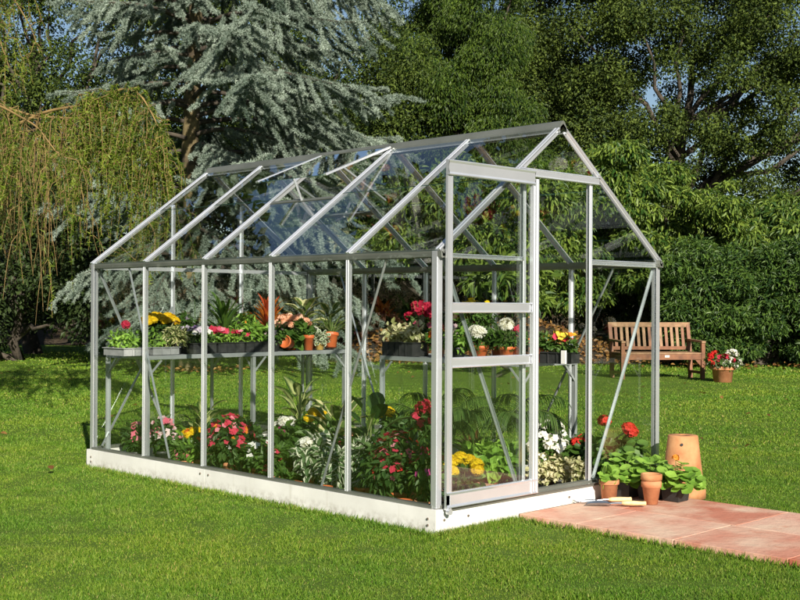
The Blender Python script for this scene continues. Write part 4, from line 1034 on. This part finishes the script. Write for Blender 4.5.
for i, (u, lab) in enumerate(((543, 'cream mottled coleus nearest the open doorway, below the white azalea'), (560, 'cream mottled coleus in the middle of the low row inside the doorway'), (578, 'cream mottled coleus at the right end of the low row inside the gable'))):
    floorplant(u, 452 + i * 2, 13, 1.34 + .04 * i, 'coleus_plant', lab, 'low cream leaved coleus plants', 'coleus', 420, .032, .026, LEAF, pot=('plastic', .05, .07, 'black_plastic'), bottom=.04)

# --- on the long staging across the rear gable
TZ = TH + .002; GT = 'pot plants on the long staging'; GS = 'pot plants on the short staging'
def on_table1(u, Y0=2.72): return on_y(u, Y0)
def tb(u, Y0, px):
    x = on_y(u, Y0); d = (np.array([x, Y0]) - CAM[:2]) @ FW; return x, d, px / F_PX * d
def tray(u0, u1, Y0, H, W, label, mat='black_plastic', fol=('mid', 120, .035, .02, .07), flw=(), rz=0, group='seed trays on the staging'):
    x0, _, _ = tb(u0, Y0, 1); x1, _, _ = tb(u1, Y0, 1); L = x1 - x0
    t = thing('seed_tray', label, 'seed tray', ((x0 + x1) / 2, Y0, TZ), group, rz); tray_mesh(L, W, H).build('tray', M[mat], t)
    b = Batch(); b.box((0, 0, H - .012), (L - .01, W - .01, .006)); b.build('soil', M['soil'], t)
    if fol:
        b = Batch(); k = max(2, int(L / .06)); bl__ = [[-L / 2 + L * (i + .5) / k, 0, H + fol[4] * .45, L / k * .62, W * .5, fol[4] * .6] for i in range(k)]
        blob_leaves(b, bl__, fol[1], fol[2], fol[3], LEAF, .1, .2, clipz=H - .01); b.build('foliage', LM[fol[0]], t)
    for (n, s, m, z) in flw:
        P = np.column_stack([(rng.random(n) - .5) * L * .92, (rng.random(n) - .5) * W, H + z * (.75 + .4 * rng.random(n))]); Nn = nrm(np.array([-.5, -.6, .6]) + rdir(n) * .5); D = nrm(np.cross(Nn, rdir(n)))
        b = Batch(); b.stamp(FL5[0], FL5[1], P, np.stack([np.cross(D, Nn), D, Nn], 1), np.full(n, s), 0, FL5[2]); b.build('flowers', PM[m], t)
    return t
tray(114, 139, 2.74, .05, .24, 'shallow grey seed tray of yellow green seedlings at the left end of the long staging', 'grey_plastic', ('bright', 170, .035, .02, .10))
tray(144, 170, 2.76, .05, .22, 'grey seed tray of green seedlings in front of the yellow chrysanthemum', 'grey_plastic', ('bright', 150, .035, .02, .09))
x, d, r = tb(132, 2.9, 9)
plant('carnation_plant', 'thin plant with one crimson pink bloom above the left seed tray', 'pot plant', (x, 2.98, TZ), GT, ('plastic', .04, .06, 'black_plastic'), (dome_leaves(60, .05, .06, .16, .04, .012, LEAF), 'mid'), [(blooms(1, .0, .2, zat(326, d) - TZ, .02, FL12, .02, .9, 30), 'crimson')], stemspec=(4, .02, .06, .22))
x, d, r = tb(163, 2.92, 17)
plant('chrysanthemum_plant', 'chrysanthemum with a flat cushion of bright yellow flowers at the left of the long staging', 'pot plant', (x, 2.96, TZ), GT, ('clay', .06, .09, 'terracotta'), (dome_leaves(430, r * 1.0, .07, zat(322, d) - TZ, .055, .03, LEAF), 'dark'),
      [(blooms(34, r * 1.15, .16, zat(315, d) - TZ, .014, FL12, .022, .45, 32), 'yellow')], stemspec=(12, r * .7, .08, .2))
tray(185, 208, 2.76, .07, .2, 'black cell tray of white and purple pansies on the long staging', flw=[(13, .026, 'purple', .09), (6, .024, 'white', .07)], fol=('mid', 160, .035, .02, .08))
tray(210, 236, 2.76, .07, .2, 'black cell tray with crimson and pink primulas on the long staging', flw=[(14, .024, 'crimson', .08), (6, .022, 'pink', .08)], fol=('bright', 200, .035, .022, .08))
tray(238, 262, 2.76, .07, .2, 'black cell tray of upright yellow green seedlings left of the peach begonia', fol=('bright', 240, .05, .02, .13), flw=[(4, .022, 'crimson', .05)])
x, d, r = tb(196, 2.98, 5)
plant('orchid_plant', 'slender single flower spike rising above the pansy tray', 'pot plant', (x, 2.99, TZ), GT, ('plastic', .04, .07, 'black_plastic'), [(strap_batch(6, .12, .02, .06, .9, .3), 'mid'), ((lambda b: (b.tube([(0, 0, .06), (.004, 0, .2), (.0, .004, zat(300, d) - TZ)], [.0035, .003, .0015], 5), b)[1])(Batch()), 'mid')], [(blooms(5, .02, .12, .17, .022, FL5, 0, .2), 'pale')])
x, d, r = tb(222, 3.0, 20)
plant('dracaena_plant', 'tall green dracaena with arching strap leaves behind the primula tray', 'pot plant', (x, 2.97, TZ), GT, ('clay', .06, .1, 'terracotta'), (strap_batch(24, .24, .03, .10, 1.5, .28, zc=.14), 'mid'))
x, d, r = tb(267, 2.95, 14)
plant('croton_plant', 'croton with orange and red leaves beside the fourth glazing bar', 'pot plant', (x, 2.93, TZ), GT, ('clay', .06, .1, 'terracotta'), [(strap_batch(40, .16, .035, .13, 1.5, .12, zc=.14, fold=.2), 'croton')])
x, d, r = tb(293, 2.78, 22)
plant('begonia_plant', 'begonia with a broad head of peach pink flowers in front of the croton', 'pot plant', (x, 2.80, TZ), GT, ('plastic', .05, .07, 'terra_red'), (dome_leaves(420, r * .95, .04, zat(322, d) - TZ, .06, .05, ROUND), 'mid'), [(blooms(24, r * 1.0, .10, zat(315, d) - TZ, .015, FL5, .020, .5, 12), 'peach')], stemspec=(10, .08, .06, .16))
x, d, r = tb(302, 3.0, 14)
plant('variegated_plant', 'tall plant with cream and green leaves behind the peach begonia', 'pot plant', (x, 2.98, TZ), GT, ('clay', .06, .1, 'terracotta'), (big_leaves(22, .14, .07, .12, .33, .8, .05), 'cream'))
x, d, r = tb(328, 3.0, 14)
plant('variegated_plant', 'cream tipped leafy plant at the right end of the long staging', 'pot plant', (x, 2.98, TZ), GT, ('clay', .06, .1, 'terracotta'), (big_leaves(20, .12, .06, .12, .30, .8, .06), 'cream'))
x, d, r = tb(294, 2.66, 8)
t = thing('plant_pot', 'orange pot lying on its side below the peach begonia', 'plant pot', (x - .03, 2.66, TZ + .05), 'loose pots on the long staging'); pot_mesh(.046, .085, 'plastic').build('pot', M['terra_red'], t, True); t.rotation_euler = (0, math.radians(78), math.radians(200))
x, d, r = tb(309, 2.66, 5)
plant('plant_pot', 'upright orange pot between the lying pot and the small yellow pot', 'plant pot', (x, 2.66, TZ), 'loose pots on the long staging', ('plastic', .040, .11, 'terra_red'), (dome_leaves(30, .03, .10, .14, .03, .02, LEAF), 'mid'))
x, d, r = tb(320, 2.66, 5)
plant('plant_pot', 'small yellow pot with a grey green plant on the long staging', 'plant pot', (x, 2.66, TZ), 'loose pots on the long staging', ('plastic', .036, .05, 'yellow_pot'), (dome_leaves(150, .06, .04, .13, .032, .025, ROUND), 'white'))
x, d, r = tb(333, 2.68, 9)
t = plant('spider_plant', 'spider plant in a tilted orange pot at the right end of the long staging', 'pot plant', (x, 2.70, TZ + .012), GT, ('plastic', .055, .11, 'terra_red'), (strap_batch(34, .20, .012, .11, 1.1, .3), 'spider')); t.rotation_euler = (math.radians(-8), math.radians(9), 0)

for u, Y0, lab, lf, fl in ((176, 2.70, 'small pot of trailing cream leaves between the seed trays and the pansies', 'cream', ()),
        (248, 2.96, 'bushy plant with rusty orange flowers behind the seedling tray', 'mid', (('orange', 14),)),
        (275, 2.70, 'green leafy pot plant in front of the croton', 'mid', (('pale', 5),)),
        (312, 2.88, 'pot plant with white and pink blooms behind the row of small orange pots', 'mid', (('white', 12), ('pink', 8))),
        (240, 3.00, 'tall feathery green plant right of the dracaena', 'bright', ()),
        (184, 2.96, 'pot plant with purple and white blooms behind the pansy tray', 'mid', (('purple', 12), ('white', 6)))):
    x, d, r = tb(u, Y0, 11); h_ = .26 if Y0 > 2.9 else .17
    plant('pot_plant', lab, 'pot plant', (x, Y0, TZ), GT, ('plastic', .045, .075, 'terra_red' if Y0 > 2.8 else 'black_plastic'), (dome_leaves(240, r, .06, h_, .045, .022, LEAF), lf), [(blooms(n_, r * .95, h_ * .5, h_ + .01, .018, FL5, 0, .1), c_) for c_, n_ in fl], stemspec=(8, r * .6, .07, h_ * .8))

# --- on the short staging by the right wall
def sb(u, X0, px): y = on_x(u, X0); d = (np.array([X0, y]) - CAM[:2]) @ FW; return y, d, px / F_PX * d
def stray(u0, u1, X0, H, W, label, mat, **kw):
    y0 = on_x(u0, X0); y1 = on_x(u1, X0)
    t = tray(100, 110, 2, H, W, label, mat, fol=None); 
    for c in list(t.children): bpy.data.objects.remove(c)
    L = abs(y0 - y1); t.location = (X0, (y0 + y1) / 2, TZ); t.rotation_euler = (0, 0, PI / 2)
    tray_mesh(L, W, H).build('tray', M[mat], t); b = Batch(); b.box((0, 0, H - .012), (L - .01, W - .01, .006)); b.build('soil', M['soil'], t)
    fol = kw['fol']; k = max(2, int(L / .06)); b = Batch()
    blob_leaves(b, [[-L / 2 + L * (i + .5) / k, 0, H + fol[4] * .45, L / k * .62, W * .5, fol[4] * .6] for i in range(k)], fol[1], fol[2], fol[3], LEAF, .1, .2, clipz=H - .01); b.build('foliage', LM[fol[0]], t)
    for (n, s, m, z) in kw.get('flw', ()):
        P = np.column_stack([(rng.random(n) - .5) * L * .92, (rng.random(n) - .5) * W, H + z * (.75 + .4 * rng.random(n))]); Nn = nrm(np.array([-.6, .5, .6]) + rdir(n) * .5); D = nrm(np.cross(Nn, rdir(n)))
        b = Batch(); b.stamp(FL5[0], FL5[1], P, np.stack([np.cross(D, Nn), D, Nn], 1), np.full(n, s), 0, FL5[2]); b.build('flowers', PM[m], t)
    return t
stray(390, 420, 1.37, .09, .14, 'dark box of cream and green mottled leaves at the far end of the short staging', 'black_plastic', fol=('coleus', 260, .045, .032, .11))
y, d, r = sb(419, 1.52, 15)
plant('begonia_plant', 'tall begonia with loose crimson and pink blooms left of the front corner post', 'pot plant', (1.55, y, TZ), GS, ('plastic', .06, .10, 'terracotta'), (dome_leaves(170, r * .85, .09, .30, .05, .03, LEAF), 'dark'), [(blooms(16, r, .20, zat(303, d) - TZ, .02, FL5, .022, .1, 9), 'crimson'), (blooms(9, r * .9, .16, zat(306, d) - TZ, .018, FL5, .018, .1, 7), 'pink')], stemspec=(14, r * .8, .1, .36))
y, d, r = sb(436, 1.40, 10)
plant('pot_plant', 'pot plant with orange and red flowers just behind the front corner post', 'pot plant', (1.42, y, TZ), GS, ('plastic', .05, .08, 'terra_red'), (dome_leaves(200, r, .06, .19, .045, .022, LEAF), 'mid'), [(blooms(12, r, .10, .20, .018, FL5, 0, .1), 'orange'), (blooms(8, r, .10, .20, .018, FL5, 0, .1), 'red')])
y, d, r = sb(470, 1.62, 30)
plant('marigold_plant', 'spread of small yellow flowers at the back of the short staging behind the white chrysanthemums', 'pot plant', (1.68, y, TZ), GS, ('plastic', .06, .09, 'terracotta'), (dome_leaves(420, r * .7, .08, .34, .045, .018, LEAF), 'mid'), [(blooms(30, r * .7, .26, .38, .014, FL12, 0, .3), 'yellow')], stemspec=(12, r * .5, .08, .3))
y, d, r = sb(458, 1.36, 15)
plant('daisy_plant', 'bushy pot plant with small pale pink daisies right of the front corner post', 'pot plant', (1.36, y, TZ), GS, ('plastic', .055, .07, 'black_plastic'), (dome_leaves(240, r * .95, .05, .17, .04, .022, LEAF), 'bright'), [(blooms(16, r, .09, .21, .020, FL12, 0, .1), 'pale')])
for i, (u, lab, kind, X0) in enumerate(((481, 'orange pot of white chrysanthemums, leftmost of the row behind the door glass', 'white', 1.36), (498, 'shadowed orange pot half hidden between its two neighbours behind the door glass', 'leaf', 1.50), (507, 'orange pot of tall single white chrysanthemum, third of the row behind the door glass', 'white1', 1.36),
                                   (520, 'orange pot with a crimson flower beside the door edge', 'crimson', 1.42), (537, 'orange pot with small yellow flowers just inside the open doorway', 'yellow', 1.36))):
    y, d, r = sb(u, X0, 8)
    flw = {'white': [(blooms(3, .055, .12, zat(327, d) - TZ, .024, FL12, .030, .5, 34), 'white')], 'white1': [(blooms(1, .02, .18, zat(323, d) - TZ, .024, FL12, .034, .9, 40), 'white')], 'leaf': [], 'crimson': [(blooms(3, .03, .13, .20, .02, FL5, .014, .4, 9), 'crimson')], 'yellow': [(blooms(7, .05, .11, .17, .018, FL5, 0, .2), 'orange')]}[kind]
    plant('pot_of_flowers' if kind != 'leaf' else 'pot_of_leaves', lab, 'pot plant', (X0, y, TZ), 'row of orange pots on the short staging', ('plastic', .05 if kind != 'leaf' else .045, .085, 'terra_red'), (dome_leaves(150, .065, .07, .17, .045, .014, LEAF), 'mid'), flw, stemspec=(7, .04, .08, .2))
stray(547, 573, 1.37, .065, .13, 'black cell tray of yellow pansies at the near end of the short staging', 'black_plastic', fol=('mid', 240, .035, .022, .08), flw=[(15, .024, 'pansy', .09), (6, .022, 'crimson', .08), (5, .02, 'orange', .09)])
y, d, r = sb(571, 1.36, 5)
b = Batch(); b.box((0, 0, .04), (.012, .03, .075)); tag(b.build('plant_label', M['white_plastic'], loc=None), 'small white plant marker at the near end of the pansy tray', 'plant label').location = (1.295, y, TZ)

# --- outside by the path
M['dirt'] = M['soil']
t = thing('terracotta_pot', 'large weathered terracotta pot upturned on the grass at the path edge', 'terracotta pot', (1.80, -.22, 0))
b = Batch(); H = .355
b.lathe([(.0, .002), (.108, .002), (.128, .004), (.128, .050), (.124, .054), (.118, .056), (.084, H - .006), (.080, H), (.020, H), (.018, H - .008), (0, H - .008)], 40); b.build('pot_body', M['terra_old'], t, True)
q = -FW; a0 = math.atan2(q[1], q[0]) - .30 ; b = Batch(); rr = .0905; b.tube([(rr * math.cos(a0), rr * math.sin(a0), H - .045), ((rr + .004) * math.cos(a0), (rr + .004) * math.sin(a0), H - .045)], .008, 10); b.build('side_hole', M['hole_shade'], t)
SZ = .037
def clay(name, x, y, r, h, label, mats='terracotta'):
    t = thing(name, label, 'terracotta pot', (x, y, SZ), 'small terracotta pots on the path'); pot_mesh(r, h).build('pot', M[mats], t, True); soil_disc(r * .87, h - .012, t); return t
t = clay('terracotta_pot', 1.235, -.115, .054, .112, 'small terracotta pot with a leafy seedling, left of the stacked pair')
b = Batch(); blob_leaves(b, [[0, 0, .125, .045, .045, .03]], 26, .045, .038, ROUND, .1, .3); b.build('foliage', LM['bright'], t)
t = thing('terracotta_pot', 'two tall terracotta pots nested one in the other, nearest the trowel handles', 'terracotta pot', (1.305, -.335, SZ), 'small terracotta pots on the path')
b = Batch(); b.lathe([(0, 0), (.034, 0), (.047, .088), (.053, .090), (.054, .118), (.050, .121), (.050, .124)], 28); b.build('lower_pot', M['terracotta'], t, True)
b = Batch(); b.lathe([(.046, .120), (.0495, .126), (.056, .128), (.057, .156), (.053, .160), (.048, .160), (.046, .148), (0, .147)], 28); b.build('upper_pot', M['terra_old'], t, True)
def gera(x, y, label, rad, h, lean=(0, 0), flower=False):
    t = thing('geranium_plant', label, 'pot plant', (x, y, SZ), 'young geraniums in black pots on the path')
    b = Batch(); s = .115; h0 = .085
    for k in (0,): b.add([(-s / 2 * .85, -s / 2 * .85, 0), (s / 2 * .85, -s / 2 * .85, 0), (s / 2 * .85, s / 2 * .85, 0), (-s / 2 * .85, s / 2 * .85, 0), (-s / 2, -s / 2, h0), (s / 2, -s / 2, h0), (s / 2, s / 2, h0), (-s / 2, s / 2, h0)], [[0, 3, 2, 1], [0, 1, 5, 4], [1, 2, 6, 5], [2, 3, 7, 6], [3, 0, 4, 7]])
    for q in ((0, 1), (0, -1), (1, 0), (-1, 0)): b.box((q[0] * s / 2, q[1] * s / 2, h0 - .004), (.007 if q[0] else s + .0072, .0065 if q[1] else s - .0002, .010 + .001 * abs(q[0])))
    b.build('pot', M['black_plastic'], t); b = Batch(); b.box((0, 0, h0 - .014), (s - .008, s - .008, .006)); b.build('soil', M['soil'], t)
    stems(16, rad * .8, h0, h * .85, .003, .02).build('stem', M['stem'], t, True)
    b = Batch(); n = 150; qd = rdir(n); qd[:, 2] = np.abs(qd[:, 2]) * 1.0 - .25; qd = nrm(qd); r_ = .55 + .45 * rng.random(n)
    P = qd * np.array([rad, rad, h * .52]) * r_[:, None] + [lean[0], lean[1], h * .48]; P = P[P[:, 2] > .05]; qd = qd[:len(P)]; n = len(P)
    c = P - [lean[0], lean[1], h * .35]; Nn = nrm(nrm(c) * .6 + rdir(n) * .55 + [-.45, -.45, .75]); D = nrm(nrm(c * [1, 1, .1]) + rdir(n) * .3 + [0, 0, -.35]); s_ = .052 * (.55 + .7 * rng.random(n))
    b.stamp(ROUND[0], ROUND[1], P, frames(D, Nn), np.stack([s_ * 1.1, s_, s_], 1), 0, ROUND[2]); b.build('foliage', LM['bright'], t)
    if flower:
        b = blooms(1, 0, h + .02, h + .02, .011, FL5, .016, .9, 14); b.V = [v + np.array([-.03, -.02, 0]) for v in b.V]; b.build('flowers', PM['orange'], t); b = Batch(); b.tube([(0, 0, .08), (-.03, -.02, h + .02)], .002, 4); b.build('flower_stalk', M['stem'], t)
gera(1.42, -.10, 'leafy young geranium in a black pot against the gable plinth', .125, .235)
gera(1.50, -.36, 'leafy young geranium with a tiny orange flower, in a black pot before the upturned pot', .125, .215, flower=True)
gera(1.46, -.235, 'leafy young geranium in a black pot, in the middle of the path group', .10, .225)
# hand tools
def tool(name, label, px, py, rz, kind):
    t = thing(name, label, 'hand tool', (px, py, SZ + .004), 'garden hand tools lying on the path', rz)
    b = Batch(); b.lathe([(0, 0), (.009, .002), (.012, .02), (.0135, .06), (.011, .11), (.012, .125), (.008, .128), (0, .128)], 14)
    V = b.V[0]; b.V[0] = np.column_stack([V[:, 2] + .165, V[:, 1], V[:, 0] + .014]); b.build('handle', M['handle_wood'], t, True)
    b = Batch(); b.tube([(.168, 0, .014), (.14, 0, .014), (.115, 0, .012), (.10, 0, .010)], [.006, .005, .0045, .004], 8); b.build('shank', M['blade_steel'], t, True)
    b = Batch()
    if kind == 'trowel':
        xs = np.linspace(-.02, .11, 10); wv = np.interp(xs, [-.02, -.005, .03, .09, .11], [.002, .018, .030, .032, .014]); V = []
        for x_, w_ in zip(xs, wv):
            for s_ in np.linspace(-1, 1, 7): V.append([x_, s_ * w_, .004 + .016 * s_ ** 2 * (w_ / .032)])
        V = np.array(V); b.add(V, [[i * 7 + j, i * 7 + j + 1, (i + 1) * 7 + j + 1, (i + 1) * 7 + j] for i in range(9) for j in range(6)]); b.add(V + [0, 0, -.0015], [[i * 7 + j, (i + 1) * 7 + j, (i + 1) * 7 + j + 1, i * 7 + j + 1] for i in range(9) for j in range(6)])
        b.build('blade', M['blade_steel'], t, True)
    else:
        for s_ in (-1, 0, 1): b.tube([(.105, 0, .011), (.085, s_ * .022, .010), (.03, s_ * .026, .008), (-.015, s_ * .024, .012)], [.004, .004, .0035, .0015], 6)
        b.build('tines', M['blade_steel'], t, True)
c_, s_ = RT
tool('trowel', 'hand trowel with a blue grey blade and pale ash handle, nearer the camera', 1.01, -.15, math.radians(-49), 'trowel')
tool('hand_fork', 'hand fork with a pale ash handle lying beyond the trowel', 1.03, -.06, math.radians(-38), 'fork')

# --- bench
M['teak'] = surf('weathered teak', (.13, .050, .022), (.24, .095, .04), 9, .6, 0, .12, 30)
M['teak_grey'] = surf('sunned teak', (.18, .10, .05), (.33, .19, .10), 9, .65, 0, .12, 30)
bp = far(657, 17.45)
t = thing('garden_bench', 'slatted teak garden bench with armrests standing on the lawn before the hedge', 'bench', tuple(bp), None, rz=-YAW + math.radians(10))
Wb, Db = 1.24, .46
def bb(name, parts, m='teak'):
    b = Batch()
    for c, s in parts: b.box(c, s)
    return b.build(name, M[m], t)
for sx in (-1, 1):
    bb('leg', [((sx * Wb / 2, -Db / 2, .27), (.055, .055, .54))]); 
    b = Batch(); b.bar((sx * Wb / 2, Db / 2 - .03, 0), (sx * Wb / 2, Db / 2, .38), .055, .05, (0, 1, 0)); b.bar((sx * Wb / 2, Db / 2, .375), (sx * Wb / 2, Db / 2 + .09, .80), .055, .045, (0, 1, 0)); b.build('rear_leg', M['teak'], t)
    b = Batch(); b.bar((sx * Wb / 2, -Db / 2 - .04, .555), (sx * Wb / 2, Db / 2 + .03, .575), .062, .028, (0, 0, 1)); b.build('armrest', M['teak_grey'], t)
    bb('side_rail', [((sx * Wb / 2, 0, .33), (.03, Db - .056, .07)), ((sx * Wb / 2, 0, .10), (.028, Db - .08, .04))])
    b = Batch(); b.add([(sx * (Wb / 2 - .028), -Db / 2 - .0, .295), (sx * (Wb / 2 - .12), -Db / 2, .295), (sx * (Wb / 2 - .028), -Db / 2, .20), (sx * (Wb / 2 - .028), -Db / 2 + .03, .295), (sx * (Wb / 2 - .12), -Db / 2 + .03, .295), (sx * (Wb / 2 - .028), -Db / 2 + .03, .20)], [[0, 1, 2], [3, 5, 4]]); b.add(np.vstack(b.V), [[1, 4, 5, 2]]); b.build('corner_bracket', M['teak'], t)
bb('seat_rail', [((0, -Db / 2, .335), (Wb - .056, .03, .08)), ((0, Db / 2 - .01, .335), (Wb - .056, .03, .07))])
for k in range(6): bb('seat_slat', [((0, -Db / 2 - .005 + .02 + k * .078, .388), (Wb + .02, .064, .02))], 'teak_grey')
b = Batch(); b.bar((-Wb / 2 - .03, Db / 2 + .095, .80), (Wb / 2 + .03, Db / 2 + .095, .80), .05, .07, (0, 0, 1)); b.build('top_rail', M['teak_grey'], t)
b = Batch(); b.bar((-Wb / 2, Db / 2 + .022, .45), (Wb / 2, Db / 2 + .022, .45), .035, .05, (0, 0, 1)); b.build('lower_back_rail', M['teak'], t)
for k in range(13):
    x = -Wb / 2 + .09 + (Wb - .18) * k / 12; b = Batch(); b.bar((x, Db / 2 + .025, .47), (x, Db / 2 + .088, .77), .045, .016, (0, 1, 0)); b.build('back_slat', M['teak_grey'] if k % 3 else M['teak'], t)
b = Batch(); b.box((.06, -Db / 2 - .017, .345), (.07, .004, .03)); b.build('plaque', M['plaque'], t)
bp = far(723, 16.75)
t = thing('flower_pot', 'round terracotta pot of red and white flowers on the lawn beside the bench', 'flower pot', tuple(bp))
pot_mesh(.175, .23).build('pot', M['terracotta'], t, True); soil_disc(.15, .22, t)
b = Batch(); blob_leaves(b, [[0, 0, .30, .24, .24, .11]], 420, .06, .03, LEAF, .3, .3); b.build('foliage', LM['mid'], t)
b = Batch(); blob_leaves(b, [[0, 0, .27, .25, .25, .08]], 260, .05, .012, LEAF, .5, .5); b.build('trailing_foliage', LM['white'], t)
def off(b, lat_, fwd, z): b.V = [v + np.array([RT[0] * lat_ - FW[0] * fwd, RT[1] * lat_ - FW[1] * fwd, z]) for v in b.V]; return b
off(blooms(14, .13, .28, .44, .02, FL5, .035, .0, 9), -.08, .02, 0).build('flowers', PM['red'], t); off(blooms(34, .13, .24, .46, .018, FL5, .026, .0, 8), .11, .03, 0).build('flowers', PM['white'], t)
off(blooms(8, .12, .26, .44, .02, FL5, .036, .0, 10), .02, .06, 0).build('flowers', PM['crimson'], t)
